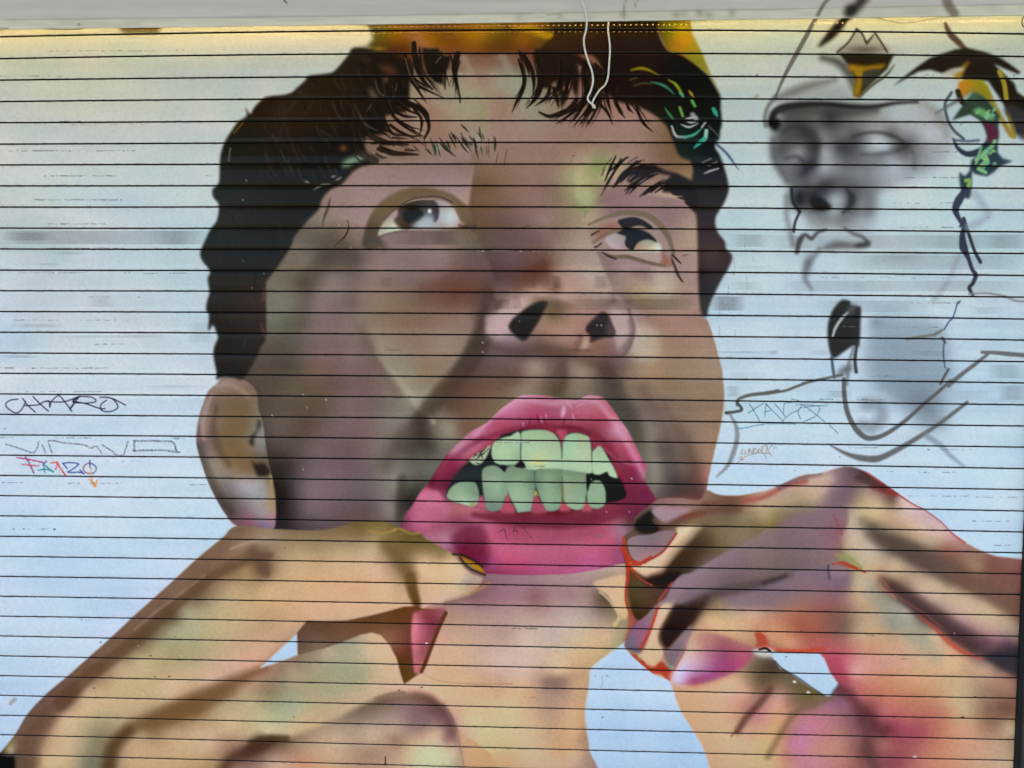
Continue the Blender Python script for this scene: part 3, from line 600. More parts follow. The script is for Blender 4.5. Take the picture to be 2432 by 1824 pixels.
def paint_brows():
    clip_to('face', 'hair')
    c = '332b27'
    L = LAB['eyebrow']
    S(T10, [6, 12, 9, 3], c, '980 1180 1080 1230 1200 1240 1315 1250', '1050 1290 1180 1325 1290 1330 1400 1335', soft=2, lab=L)
    S(T10, 5, c, '1000 1240 1150 1225 1280 1228 1410 1218', '940 1320 1000 1360 1060 1400', '1040 1330 1090 1360 1130 1362', '1180 1190 1310 1200', '1290 1295 1390 1302', soft=2, lab=L, taper=(1, .2))
    S(T10, 11, '3a322c', '900 1330 980 1370 1040 1392', soft=3, alpha=.9, lab=L)
    S(T10, 4.5, '34352e', '1515 1230 1535 1290 1550 1345', '1555 1215 1575 1290 1592 1352', '1585 1190 1640 1270 1725 1355', '1665 1155 1690 1210 1715 1255', '1768 1150 1810 1230 1862 1312', '1735 1185 1790 1270 1835 1322', '1880 1195 1900 1290 1922 1375', '1930 1100 1940 1170 1952 1222', '1465 1280 1525 1342', '2067 1185 2068 1310', '1770 1075 1840 1142', '1600 1245 1660 1300', '1850 1230 1870 1260', soft=1, taper=(.4, .25), lab=L)
    S(T10, 2.5, '4a3c34', '2010 1200 2012 1360', '2092 1320 2075 1400', '2168 1290 2148 1405', '2052 1180 2060 1300', '1990 1260 1996 1340', soft=1, alpha=.7, dry=.3)
    blob(1560, 1280, 40, 40, '7aa890', .6, t=T10); blob(1900, 1200, 50, 60, '86a08a', .5, t=T10); blob(1700, 1250, 50, 40, '8f9048', .6, t=T10)
    S(T10, 4, '34352e', '1590 1240 1640 1290 1720 1350', '1535 1230 1560 1340', '1885 1195 1905 1300', soft=1, taper=(.4, .25))
    r = np.random.default_rng(31)
    for k in range(26):
        x = r.uniform(1130, 1960); y = 1215 + r.normal(0, 34); ln = r.uniform(50, 110); an = r.uniform(.25, 1.0) if x < 1400 else r.uniform(.9, 1.5)
        S(T10, r.uniform(2.5, 4.5), ('34302a', '2e2a26', '3c4a40')[k % 3], '%f %f %f %f' % (x, y - ln * .3, x + ln * np.cos(an), y - ln * .3 + ln * np.sin(an)), soft=1, alpha=.85, taper=(.4, .25), lab=L)
    L = LAB['eyebrow2']
    c = '2b2626'
    TE = (1354, 309, 0.39916)
    fill(P('335 300 380 232 430 204 500 204 560 238 640 258 720 298 745 330 765 420 745 492 700 442 660 392 600 372 548 368 562 312 600 270 520 256 432 280 372 322', TE), '2b2727', 2, lab=L, sm=False)
    S(TE, 6.5, c, '185 390 225 312 268 238 302 168', '208 302 240 222 272 154', '230 302 285 215 335 162', '255 342 320 252 422 184', '262 340 330 262 385 226 452 205', '282 320 340 240 400 182', '330 382 380 322 450 282 522 262', '350 380 420 312 502 270', '415 396 480 342 562 292', '440 386 520 332 592 292', '325 362 400 292 472 262', '300 312 350 262 402 240', '370 348 430 292 490 268', '480 372 540 322 602 302', '230 250 300 190 345 160', '505 372 570 330 620 318', '360 340 440 272 520 240', soft=1.1, taper=(.45, .5), lab=L)
    S(TE, 3.5, c, '196 236 222 196 246 172', '186 270 204 235', '250 200 270 165', '345 195 400 160', '380 190 440 178', soft=1, alpha=.8, dry=.25, lab=L)
    S(TE, 5, c, '608 380 652 386', '640 402 692 410', '682 430 722 446', '600 370 640 372', soft=1.2, taper=(.4, 1), lab=L)
    S(TE, 3, '8a7468', '345 300 385 265', '360 318 420 276', '400 322 460 280', '470 340 530 300', '440 330 500 285', soft=1.2, alpha=.8, taper=(.3, .3)); S(TE, 3, '77707a', '490 285 545 265', '540 300 580 285', '500 310 560 278', soft=1.3, alpha=.6, dry=.2)
    fill(P('150 340 250 350 400 395 420 420 300 440 170 430', TE), '93787c', 9, .5)
def paint_neck():
    clip_to()
    o = PP((T12, '1000 1300 1700 1400'), (T22, '0 1500 900 1500 1040 1500'), (T23, '1040 0 1060 150 1060 300 1050 430 968 572 880 640 690 790 668 900 655 1000 632 1150 640 1300 668 1500 665 1760'),
           (T13, '1800 1800 1500 1800 1300 1300 1150 1000 1200 800 1300 300 1500 200'))
    fillf(o, samples(
        (T13, '1700 350 a58a78 1900 300 a08080 2100 300 a58686 2000 450 ac968a 2150 500 a99490 1700 600 bfa283 1900 600 b9a08a 2100 620 b8a098 1600 750 c2a581 1900 750 bca692 2100 720 c2aca4 1600 850 c5a47f 1900 850 c0a488 2150 850 bda598 1500 920 cfa680 1800 950 cfa880 2100 940 c0a080 1600 1050 d0a880 1900 1100 d0ac86 2150 1100 cdb08c 1800 1250 ceb085 2050 1250 cdb48a 1850 1450 c9b087 2100 1450 d0b083 1900 1600 cdb488 2150 1600 cb9f74 1780 1350 b89a92 1760 1230 bda088 2000 200 8f6a78 2150 200 9a7080 1800 230 957880 1900 180 8a6070'),
        (T23, '100 300 a68f86 400 250 a58c8c 650 200 98847c 790 200 645c56 870 310 7d756c 300 400 b0a098 550 350 aca39c 750 380 9d8f85 100 550 bdaea0 350 540 b0a8a4 600 520 bcb08e 850 520 bda27c 100 700 c0aea4 400 680 c0b090 650 680 c2a67c 100 830 bfae9e 400 850 c0a880 600 850 b79a78 350 915 8d7775 450 900 a08878 250 930 a58c80 100 950 cda880 550 950 b79c7a 600 1050 ba9b76 350 1020 a08a80 350 1150 a98f80 100 1150 c8ae82 500 1150 c4a07a 550 1350 c2a078 350 1350 b59c7c 200 1350 c0a888 50 1350 ccb288 450 1500 c69f70 100 1550 c4ac88 300 1600 bda58c 550 1550 c0a484 620 1600 a58e82 620 1400 a58a72 300 60 9a7a82 600 60 a08088 100 100 957080 500 170 9c7a80 200 190 95646c 900 560 98a07c'), (T22, '900 1600 a58d8d 300 1640 98808a 700 1630 a38890')), 1.4, lab=LAB['neck'], e=15)
    clip_to('neck')
    fillf(P('700 55 800 20 985 0 985 200 1010 330 960 380 890 280 830 180 750 120', T23), samples((T23, '750 60 c2a47c 850 180 c9a47c 950 100 c5a47a 900 300 c2ae78 960 340 bba870')), 2)
    S(T23, 5, 'b0b878', '760 140 830 200 890 280 920 350 880 420', soft=2, alpha=.8); S(T23, 8, 'b8ba5c', '930 370 880 440', soft=3, alpha=.8)
    S(T13, 3, 'a58a78', '1440 830 1530 890 1700 920 1900 935 2212 930', soft=2, alpha=.6)
    S(T23, 3, 'b08a78', '665 850 655 980', soft=2, alpha=.6)
    fill(P('250 920 350 885 480 880 420 930 330 950', T23), '8a7474', 5, .8)
    blob(350, 540, 40, 60, 'a8a4b0', .5, t=T23)

LIPC = samples(
 (T22, '100 150 c0728a 200 250 b04a66 430 230 b05a76 600 250 b55a72 300 300 a34560 700 150 b87080 850 300 b45066 900 400 bd7a94 1000 550 b25068 1050 650 b84c6e 700 420 8f3a4c 850 520 983f55 950 650 a84a60 950 760 8a3348 1050 830 8c3048 1150 930 7d2f48 1000 930 7a2a42 1130 980 74304a 500 130 ba7086 350 150 b06078 60 250 b45a78 550 350 a04458 300 360 96384c 100 360 a04460 1100 720 b04068 1140 800 96586a'),
 (T12, '2150 200 c8779c 2050 280 b5587a 2150 350 ad4a62 1950 430 b05c78 1750 570 b07084 1850 600 a54a62 1680 640 95405a 1950 560 a04458 1600 760 8c3a50 1700 730 88304a 1520 880 7a3048 1560 960 b85a7e 1450 950 c06484 1400 1150 b55672 1550 1080 b5586e 1750 1080 b06068 1900 1100 b85a70 2050 1150 9a4256 1300 1180 8d4a5e 1350 1250 a04f68 1550 1200 a54c66 1750 1150 a04a60 1850 1250 8d4560 1500 1300 ab6276 1650 1350 b07084 2000 1250 bd5878 1800 1350 8a4058 1800 1420 802c42 1950 1450 8c3048 2050 1350 c05070 2150 1500 c45074 2000 1540 a04a74 1330 1060 94465c 1640 900 74304a 2100 1300 c05074'),
 (T22, '100 1150 843040 400 1150 7d2c3e 700 1150 8a3a4c 900 1170 9a4a60 200 1250 a84a62 500 1250 a54860 800 1250 b0506a 960 1260 94687c 200 1350 b5506c 600 1370 b85470 850 1350 b85570 300 1450 b9547a 700 1450 c0587e 800 1500 ba5678 500 1540 b85578 100 1550 be4f78 650 1560 bc5a86 300 1590 b8557e 100 1620 ac4a70 900 1480 a85070 930 1400 a05070 1020 1200 70404c'),
 (T13, '2060 40 803048 2150 60 8a3850 2212 20 9a4060'))

def paint_mouth():
    clip_to()
    outer = PP((T22, '0 150 80 100 180 93 300 103 430 122 560 140 650 100 770 110 850 190 920 290 1000 400 1060 520 1120 640 1165 720 1155 830 1200 920 1245 1000 1180 1080 1090 1150 1075 1230 1035 1290 1010 1340 1010 1420 1000 1535 900 1562 750 1600 500 1640 200 1652 0 1650'),
               (T13, '2150 -12'), (T12, '2060 1640 1960 1630 1850 1560 1740 1480 1540 1385 1420 1295 1290 1275 1245 1250 1250 1220 1285 1130 1350 1050 1410 950 1490 850 1560 740 1640 620 1700 560 1850 420 2000 330 2100 230'))
    fillf(outer, LIPC, 1.6, lab=LAB['lips'], e=12)
    clip_to('lips')
    # creases and shine on the lips
    fill(P('440 190 462 200 462 240 440 290 425 280 430 220', T22), 'd098b0', 2.5, .9)
    S(T22, 4, 'c888a0', '100 330 95 370', '250 280 260 330', '290 260 300 300', '520 260 540 320', '470 150 520 210', '620 160 560 200', soft=2.5, alpha=.7, taper=(.4, .4))
    S(T22, 5, '7a3044', '220 280 230 350', '280 310 300 360', '450 300 440 370', '160 300 150 350', soft=2.5, alpha=.6)
    S(T22, 9, '70283a', '80 395 180 380 260 385', '400 390 480 375 580 390 660 430', soft=5, alpha=.85)
    S(T22, 5, '903850', '820 580 920 680 1000 720 1080 800', soft=3, alpha=.7); S(T22, 5, 'c07a90', '800 560 900 640 1000 690 1100 700', soft=3, alpha=.5)
    fill(P('1680 590 1720 560 1860 520 1920 480 1960 520 1860 600 1760 612', T12), 'b87c90', 6, .55)
    fill(P('1400 960 1470 910 1580 920 1620 1000 1560 1010 1480 970', T12), 'c0647f', 3, .7)
    S(T12, 7, '74304a', '1640 620 1560 740 1500 860 1590 920 1640 1000', soft=6, alpha=.6)
    S(T12, 7, '6a2c40', '1245 1240 1260 1150 1300 1080 1370 990', soft=6, alpha=.5)
    S(T22, 2.5, '5a3040', '20 1240 10 1300', '30 1240 50 1290', '10 1270 40 1270', '90 1235 170 1330', soft=1, alpha=.6)
    S(T12, 2.5, '4e2c3a', '2100 1280 2145 1255 2160 1310 2175 1350', soft=1, alpha=.7)
    S(T22, 4, 'b8607c', '340 1240 330 1330', '520 1230 510 1330', soft=3, alpha=.5)
    blob(740, 1312, 18, 14, '7a6a6c', .9, t=T22, hard=2)
    S(T22, 6, 'c06a98', '450 1620 600 1595 740 1570', soft=5, alpha=.4)
    TF = (608, 456, 0.9575)
    S(TF, 14, 'c98ca4', '545 600 600 545 655 514 740 524 830 514 885 565 930 640 962 705', soft=8, alpha=.55)
    S(TF, [8, 16, 18, 18, 14], '8c3448', '545 618 640 590 740 586 830 600 888 655 925 725', soft=7, alpha=.65)
    S(TF, [10, 16, 12], '86344e', '440 735 500 655 560 612', soft=8, alpha=.6)
    S(TF, [12, 26, 32, 28, 16], '7f3044', '540 800 650 816 760 820 860 806 955 778', soft=8, alpha=.8)
    fill(P('905 640 945 690 985 750 1000 775 950 812 905 790 915 720', TF), '74304a', 10, .6)
    fill(P('488 850 560 826 580 895 562 935 500 890', TF), '80304a', 6, .7); fill(P('378 790 425 745 468 758 482 802 405 835', TF), 'c0688a', 5, .5)
    S(TF, 26, 'c0627f', '590 880 690 890 800 880', soft=18, alpha=.4); S(TF, [20, 34, 20], 'a84862', '600 850 720 856 860 842', soft=12, alpha=.5)
    # mouth cavity
    fill(PP((T12, '2035 545 1960 600 1860 650 1780 720 1700 820 1645 930 1640 985 1750 1030 1930 1065 2100 1100'), (T22, '0 1110 300 1090 700 1080 830 1020 930 1000 985 960 940 860 900 780 850 640 755 530 690 480 600 425 480 425 380 440 240 395 60 400'), (T12, '2120 440')), '38323a', 2, lab=LAB['lips'], sm=False)
    fill(P('640 770 780 755 900 800 945 850 985 960 930 1000 830 1018 795 1000 770 880 690 830 650 900', T22), '272426', 2)
    fill(P('1750 750 1850 720 1960 740 1940 830 1700 830', T12), '403c42', 6, .8)
    # gums
    g = 'a8465a'
    fill(P('380 400 460 400 480 440 450 490 430 560 415 490', T22), 'b04860', 2); fill(P('670 450 760 500 800 560 720 560 695 600 685 520', T22), '94384e', 2)
    fill(P('195 940 250 1010 310 1100 160 1105', T22), g, 2); fill(P('430 1005 510 1085 410 1095', T22), 'b8485c', 2); fill(P('630 1005 700 1085 600 1095', T22), 'b04a5c', 2)
    fill(P('1920 1000 1950 960 1975 1010 1990 1080 1900 1060', T12), 'b8506a', 2); fill(PP((T12, '2170 920 2205 1010'), (T22, '30 1110'), (T12, '2100 1100 2140 1010')), 'b0485e', 2)
    S(T22, 4, 'b8c060', '205 930 200 960', soft=2, alpha=.6)
    # teeth
    up, lo = 'a9cbaa', '8aac90'
    L = LAB['teeth']
    fill(P('2025 532 1950 580 1850 645 1850 670 1890 697 1935 690 1985 640', T12), 'a9bd9e', 1.2, lab=L)
    S(T12, 2.5, '2e2e2a', '1990 550 1940 600 1900 620', '2010 560 1960 610', '1980 590 1920 640', '1950 600 1900 650', '1900 600 1880 640', '1970 570 1930 590', '1900 680 1930 690', '1940 590 1960 640', soft=.8, alpha=.8)
    fillf(PP((T12, '2212 445 2120 470 2050 515 2035 600 2060 670 2110 695 2212 700'), (T22, '50 685 75 640 80 500 60 415 0 440')), samples((T12, '2100 500 a0c49c 2150 600 accdab 2080 650 a5c6a4'), (T22, '30 500 a5c6a8 40 620 98bc9c')), 1.5, lab=L, e=8)
    fillf(P('80 425 130 402 260 397 350 422 402 480 425 560 432 640 432 742 300 737 180 748 100 735 105 690 78 640 82 520', T22), samples((T22, '150 430 a0c09c 300 430 9ab896 200 550 a9cbaa 350 560 a5bfa0 220 660 bcd29c 350 700 accdb0 150 700 a8c8a8')), 1.5, lab=L, e=8)
    fillf(P('445 500 480 440 560 425 640 445 672 480 685 580 692 700 690 765 620 772 500 757 438 745 432 640', T22), samples((T22, '490 460 93c4a4 600 460 9fb896 550 560 a9cbab 600 700 accdae 480 700 a8c9aa')), 1.5, lab=L, e=8)
    fillf(P('690 600 720 560 755 536 790 570 830 640 872 710 910 800 890 812 840 790 820 757 760 782 700 772 688 700', T22), samples((T22, '750 560 9fbfa2 750 680 accdac 850 760 aed0b0')), 1.5, lab=L)
    fillf(P('1650 960 1680 900 1750 852 1850 842 1900 862 1925 940 1920 1020 1882 1056 1800 1045 1700 1012 1655 985', T12), samples((T12, '1750 880 88a88c 1800 960 94b698 1870 960 7d9c84 1700 960 8fae90 1850 1030 a4c4ac')), 1.5, lab=L)
    fillf(PP((T12, '1955 760 1990 715 2060 705 2110 730 2150 760 2195 770 2190 900 2150 990 2115 1075 2060 1100 1995 1082 1975 1000 1960 900')), samples((T12, '2040 750 809c84 2060 850 93b299 2060 960 8aab90 2050 1060 6f8a84 2000 900 86a48a 2150 850 7fa088')), 1.5, lab=L)
    fillf(P('-60 760 -40 720 0 703 100 733 190 743 205 880 185 980 160 1098 50 1110 10 1030 -25 960 -40 880', T22), samples((T22, '0 780 7c9880 100 800 7f9c82 80 900 90b094 100 1000 94b69a 100 1080 8cb09c 170 850 6c8a78')), 1.5, lab=L, sm=False)
    fillf(P('205 747 320 735 432 742 442 800 430 900 430 1000 400 1082 310 1096 270 1040 235 960 208 880', T22), samples((T22, '320 770 7f9c7f 300 850 8aaa8c 330 1000 8cb094 340 1080 7fa48c 410 850 708c74 230 850 6f8e78')), 1.5, lab=L)
    fillf(P('440 750 560 758 640 778 648 880 640 960 620 1055 570 1088 500 1068 450 1010 438 900', T22), samples((T22, '500 800 809e82 600 820 7d987c 550 950 8aac92 560 1050 90b498 470 880 93a68a')), 1.5, lab=L)
    fillf(P('655 900 700 842 760 838 797 890 810 960 800 1042 740 1077 680 1062 650 1000', T22), samples((T22, '720 870 8aaa8e 720 960 92b297 730 1050 88aa8e')), 1.5, lab=L)
    clip_to('teeth', 'lips')
    fill(P('0 700 190 745 430 742 440 750 640 772 600 800 300 765 0 730', T22), '6a8470', 4, .45)
    fill(P('40 690 75 660 110 690 122 725 70 720 30 722', T22), '222024', 1.2, sm=False)
    S(T22, 3, '3c403c', '75 520 72 640', soft=1.5, alpha=.6); S(T22, 3, '5a6a64', '430 570 430 640', '690 600 690 680', '205 880 200 930', '435 800 440 960', '645 800 650 920', soft=1.5, alpha=.8)
    fill(P('640 790 665 800 672 860 655 930 645 880', T22), '26262a', 1.5, .95); fill(P('2120 708 2150 705 2150 760 2130 740', T12), '2c2a2e', 1.2, .95)
    S(T22, 5, '8a7a3c', '440 900 440 1000', soft=2.5, alpha=.7); S(T22, 3, 'c0a040', '195 950 205 930 225 965', soft=1.5, alpha=.7); S(T12, 7, 'a09440', '1860 1045 1880 1035', soft=3, alpha=.8)
    blob(220, 685, 60, 14, 'd0d888', .8, t=T22)

HL = samples(
 (T03, '1600 60 7a6454 1500 200 7a6656 1300 300 715c4e 1100 420 705a4b 1000 500 6b574a 900 620 705c4d 700 800 6e5a4c 500 970 655350 350 1100 635150 250 1250 67564d 150 1450 65554a 220 1600 6b5748 1800 60 7d6650 1700 150 6f5a48 1500 350 6b5c48 1300 520 6f6450 2000 100 a8946c 2150 150 b09a70 1850 250 a09a74 1600 330 939578 2100 300 b7a578 1900 450 b5a67a 1500 470 91987a 1350 600 98966c 2150 500 b59f7c 1700 650 a0a078 1500 650 9a9a70 1900 600 b0a67c 2100 650 baa084 1200 700 a39a74 1050 780 a59574 1400 800 a9a277 1650 780 ada47e 1850 760 b9a184 2050 750 c2a08a 2180 760 cc9a80 1000 900 b0a074 800 950 a8906c 1300 900 b5a678 1600 900 bca482 1850 900 bda08c 1500 1000 c0a680 1100 1000 b3a67a 750 1000 b29878 1000 1120 b7a57a 700 1130 b8a077 550 1200 ba9d7a 1200 1130 b0a078 1420 1060 b0a080 2000 1000 9d8c6e 2150 1100 a8a47e 1900 1130 a09a74 1700 1150 8a6f4c 1500 1200 85704c 2100 1200 b0a57c 1300 1330 8c7a58 1700 1300 aa9874 2000 1300 b9a97f 1500 1380 b09a76 1250 1400 a39070 1200 1480 b59a72 1500 1500 b8a078 1800 1450 bba184 2000 1430 a08068 2000 1580 8a7060 1800 1600 a89064 1400 1620 b9a078 1150 1600 b79c72 700 1300 b0a07a 850 1300 8f9474 500 1330 b79c78 450 1480 b59a76 700 1480 9d9a78 870 1400 84805f 400 1620 b8a474 600 1620 b0a07a 780 1620 6f7a68 400 1260 87705c 600 1080 84705e 850 850 857058 1200 600 7a6a50 1080 700 8a7c5e'),
 (T12, '100 1320 8d8068 300 1270 7d6b54 600 1260 7a6850 900 1280 7a6a4a 1050 1310 8d8456 1200 1320 7a6844 1400 1330 705d40 200 1400 8f8268 500 1420 958a6a 800 1420 a09472 1000 1420 a8987a 1150 1440 8a7850 1300 1450 7d6c48 1450 1420 86704e 1600 1470 8f7a5a 400 1480 ab9c70 700 1500 b8a278 950 1520 bda480 1230 1540 8a7858 1450 1530 c0a37c 1650 1540 c6a47a 100 1480 7d6a5c 50 1600 6a5550 250 1600 b39c70 500 1620 c0a276 800 1600 c4a47c 1050 1600 c5a084 1290 1620 8c7a5a 1420 1600 c6a67a 1600 1620 cba97d 1800 1640 b5a890 150 1540 8f7c60 30 1400 8a7d6a'),
 (T02, '2000 1350 7a6a58 2100 1400 8a7a64 1800 1500 77634f 2150 1450 7a684e 1950 1500 7d6850 1750 1600 745f4a 2000 1620 806a4e 2150 1600 93804f 2100 1300 7a6858'),
 (T13, '100 100 bfa276 300 150 c0a47a 600 60 c6a67c 900 60 c6a47a 1150 80 c4a47d 1200 200 bca07a 150 300 bd9e70 500 320 cba27c 800 300 cca47e 1000 290 c8a27c 100 450 b59a74 250 450 b99c7a 50 600 be9f80 150 600 bd9c7c 50 750 cb9478 1600 60 cca87c 1750 130 bcae7c 1500 150 c5a67c 1450 60 c2a27c 1850 50 98988c 1900 110 c08e60 1640 190 b8a894 300 800 9d8c74 600 650 a59a7a 850 530 8c9a84 700 620 8f9a82 1020 530 c0a27e 500 780 98957a 800 700 9aa084 950 640 b3ab86 1150 700 c2a784 1150 850 bda785 900 850 96a080 600 850 97997a 300 900 9a9478 100 870 9c8468 100 1000 8f8262 400 980 a09c78 700 960 9aa283 1000 950 b5a682 1200 960 bba382 200 1180 98a886 350 1130 95ab90 500 1150 b0a27c 800 1060 b0a480 600 1230 b5a37c 100 1150 9fa67e 100 1320 b0b484 300 1330 b5ac7d 450 1200 bba47a 200 780 8f7c6c 350 700 8a7866 550 640 8f8a74'))

def paint_left_hand():
    clip_to()
    L = LAB['hand_l']
    o = PP((T02, '2045 1228'), (T12, '150 1252 400 1262 600 1258 800 1210 950 1180 1100 1190 1240 1248 1400 1290 1560 1390 1700 1475 1790 1580 1870 1645'),
           (T13, '1960 20 1910 110 1840 170 1640 222 1530 250 1430 330 1430 830 1280 935 1300 1200 1700 1300 1800 1760'), (T03, '-60 1760 -60 1600 0 1530 130 1370 240 1190 400 1020 590 860 770 700 950 540 1130 370 1330 190 1540 0'), (T02, '1700 1510 1920 1330'))
    fillf(o, HL, 1.6, lab=L, e=13)
    clip_to('hand_l', 'neck')
    fill(PP((T03, '-60 1530 10 1535 60 1540 120 1545 140 1659 140 1800 -60 1800')), '252830', 3)
    fillf(P('130 1340 150 1370 150 1450 110 1540 0 1540 50 1480', T03), samples((T03, '120 1420 7d7d30 60 1500 8a9440 110 1500 9a9a78 30 1530 4a5038')), 4, .9)
    # finger gap
    fillf(P('352 495 440 385 600 392 780 385 950 350 1120 310 1280 265 1380 262 1440 280 1640 300 1640 340 1430 830 1280 935 1245 830 1215 710 1150 590 1080 512 1000 488 900 508 750 570 600 622 360 682', T13),
          samples((T13, '450 450 665850 400 620 6f6055 600 500 715849 800 450 7a5846 1000 430 765640 1200 400 6f5338 1300 320 70522f 1150 550 8f6050 1250 620 7d5240 1330 650 6f4a3c 1280 850 665a34 1350 820 6a5c38 1340 500 705040 550 600 80695a 1200 700 6e5236 1550 400 74503c')), 1.6, lab=L, sm=False)
    fillf(P('1340 480 1360 330 1400 300 1480 290 1640 285 1580 420 1500 640 1430 830 1390 845 1365 820 1350 640', T13), samples((T13, '1390 400 c85a80 1370 600 c8587e 1390 780 c05578 1450 350 984058 1480 500 9c4a62 1530 400 8f3a55 1430 650 a05068 1600 310 a04a68')), 2)
    S(T13, 9, '6a5634', '1640 320 1580 450 1520 600 1460 760 1430 825', soft=2)
    blob(1475, 583, 12, 9, 'e0d8dc', 1, t=T13, hard=2)
    # olive creases on the index finger
    fillf(P('1290 -20 1370 -20 1400 120 1425 240 1395 310 1350 240 1300 110', T13), samples((T13, '1330 20 75623c 1370 150 6b5634 1390 260 6a5230')), 3, .95)
    S(T12, 30, '75633f', '1130 1390 1190 1450 1270 1560 1330 1659', soft=16, alpha=.75)
    S(T12, 15, '3c342c', '1790 1475 1900 1530 1970 1620', soft=5, alpha=.0)
    # dark contour sprayed along the wrist and between the fingers
    TL = (0, 1100, 0.76063)
    S(TL, 30, '78614f', '760 195 650 300 500 430 380 540 280 630 180 720 95 800 55 880', soft=10, alpha=.5)
    S(TL, [10, 20, 24, 26, 28, 30, 34, 36], '67523f', '845 285 740 315 640 370 540 450 450 530 350 610 270 670 190 750', soft=9, alpha=.7)
    S(TL, [34, 44, 50, 50], '665046', '230 705 150 790 95 870 80 980', soft=16, alpha=.65)
    S(TL, 5, '92806c', '640 350 560 410 480 470 420 520', soft=4, alpha=.5)
    fill(P('755 312 800 262 835 275 845 330 815 345 800 310', TL), '705a4e', 9, .75)
    S(TL, 5, 'a08f76', '840 236 780 246 720 268', soft=4, alpha=.6)
    S(TL, [16, 34, 44, 36, 30, 34, 38], '74593f', '830 640 720 690 610 745 500 790 410 830 355 885 330 980', soft=15, alpha=.7)
    S(TL, [24, 28, 32], '5a463c', '400 835 352 890 335 980', soft=14, alpha=.6)
    S(TL, 24, '85683f', '720 715 620 770 520 800', soft=14, alpha=.45)
    S(T03, 30, '7d6442', '1900 1010 1700 1110 1500 1190 1350 1290', soft=16, alpha=.55)
    S(T12, 16, '6a5550', '-30 1440 40 1520 90 1640', soft=8, alpha=.7); S(T02, 10, '6f5c48', '2212 1400 2050 1500 1900 1600', soft=9, alpha=.5)
    # next knuckle
    fillf(P('-420 1760 -200 1580 -60 1470 60 1405 150 1385 320 1390 500 1320 700 1232 900 1122 1100 1036 1270 1010 1400 998 1520 1030 1640 1130 1705 1250 1745 1370 1775 1500 1800 1800 0 1800', T13), samples(
        (T03, '2000 1640 8a7060 1900 1700 9a8464 2120 1560 6a5650'), (T13, '1400 1050 7a625e 1300 1030 806a60 1550 1150 6f5c5d 1100 1090 7a6a5e 900 1180 7d7468 1200 1200 928380 1450 1180 7f6570 1600 1230 7c6070 1680 1300 7a5a68 1000 1250 95897d 1300 1270 8f8078 800 1290 988d7a 500 1400 a39680 700 1400 b0a188 1000 1380 b3a586 1200 1350 a8967c 1150 1450 a48878 1450 1400 c0a07c 1580 1360 bfa080 1350 1500 c0b088 1550 1480 b7bc96 1600 1580 b9c498 1400 1620 c0bc94 1700 1480 b9a68a 900 1550 a08a74 600 1550 b7a07e 400 1600 bb8a6e 150 1600 a8937c 0 1500 5f4a44 100 1440 5e4a46 250 1410 70604f 350 1450 93836e 1650 1400 8f707a 1740 1500 a89a8c 1780 1640 98948c 1400 1290 85707a 1500 1300 9a8078 1200 1400 9a8070 1000 1500 a08a76')), 5, lab=L, sm=False)
    S(T13, 14, '5e4a46', '-40 1440 100 1400 260 1405', soft=8, alpha=.8); S(T13, 22, '5a4642', '-60 1520 0 1500 120 1440', soft=12, alpha=.6)
    S(T03, 26, '5a4640', '2240 1420 2120 1500 2000 1580 1930 1680', soft=16, alpha=.8)
    S(T13, 7, '7a6860', '1030 1060 1150 1022 1280 1008', '1620 1120 1690 1220 1730 1330', soft=4, alpha=.6)
    S(T13, 4, '8a8484', '1740 1380 1770 1500 1795 1640', soft=2, alpha=.7)
    # gap showing the ground coat
    clip_to()
    Yg, Xg = np.mgrid[0:GH, 0:GW].astype(np.float32) / KS
    white = lin2srgb(np.array([0.70, 0.825, 0.92]) * light_at(Xg, Yg))
    mk, bb = poly_mask(P('352 500 358 682 250 725 100 775 30 797 95 740 200 640', T13), 1.5)
    lay(mk, bb, white[bb[0]:bb[1], bb[2]:bb[3]] * np.array([.98, 1.0, 1.01]), 1, LAB['ground_coat'])
    # yellow fleck where the finger pulls the lip
    fill(P('1770 1490 1860 1530 1930 1570 1975 1620 1960 1630 1900 1610 1830 1560', T12), 'b07c20', 2)
    S(T12, 5, '443a34', '1700 1470 1790 1480 1880 1520 1960 1580', '1760 1500 1830 1580 1900 1620 1980 1650', soft=2.5, alpha=.9)
    S(T12, 5, 'b08a2c', '980 1270 1080 1290 1200 1265', '1180 1265 1240 1250 1330 1290 1410 1290', soft=3, alpha=.7)
    S(T13, 8, 'b8863c', '1860 150 1950 100 2020 60', soft=4, alpha=.8); S(T13, 8, '8a9694', '1800 40 1880 60 1930 20', soft=5, alpha=.6)
    S(T13, 14, '7a6070', '1650 235 1800 190 1900 170', soft=8, alpha=.5)

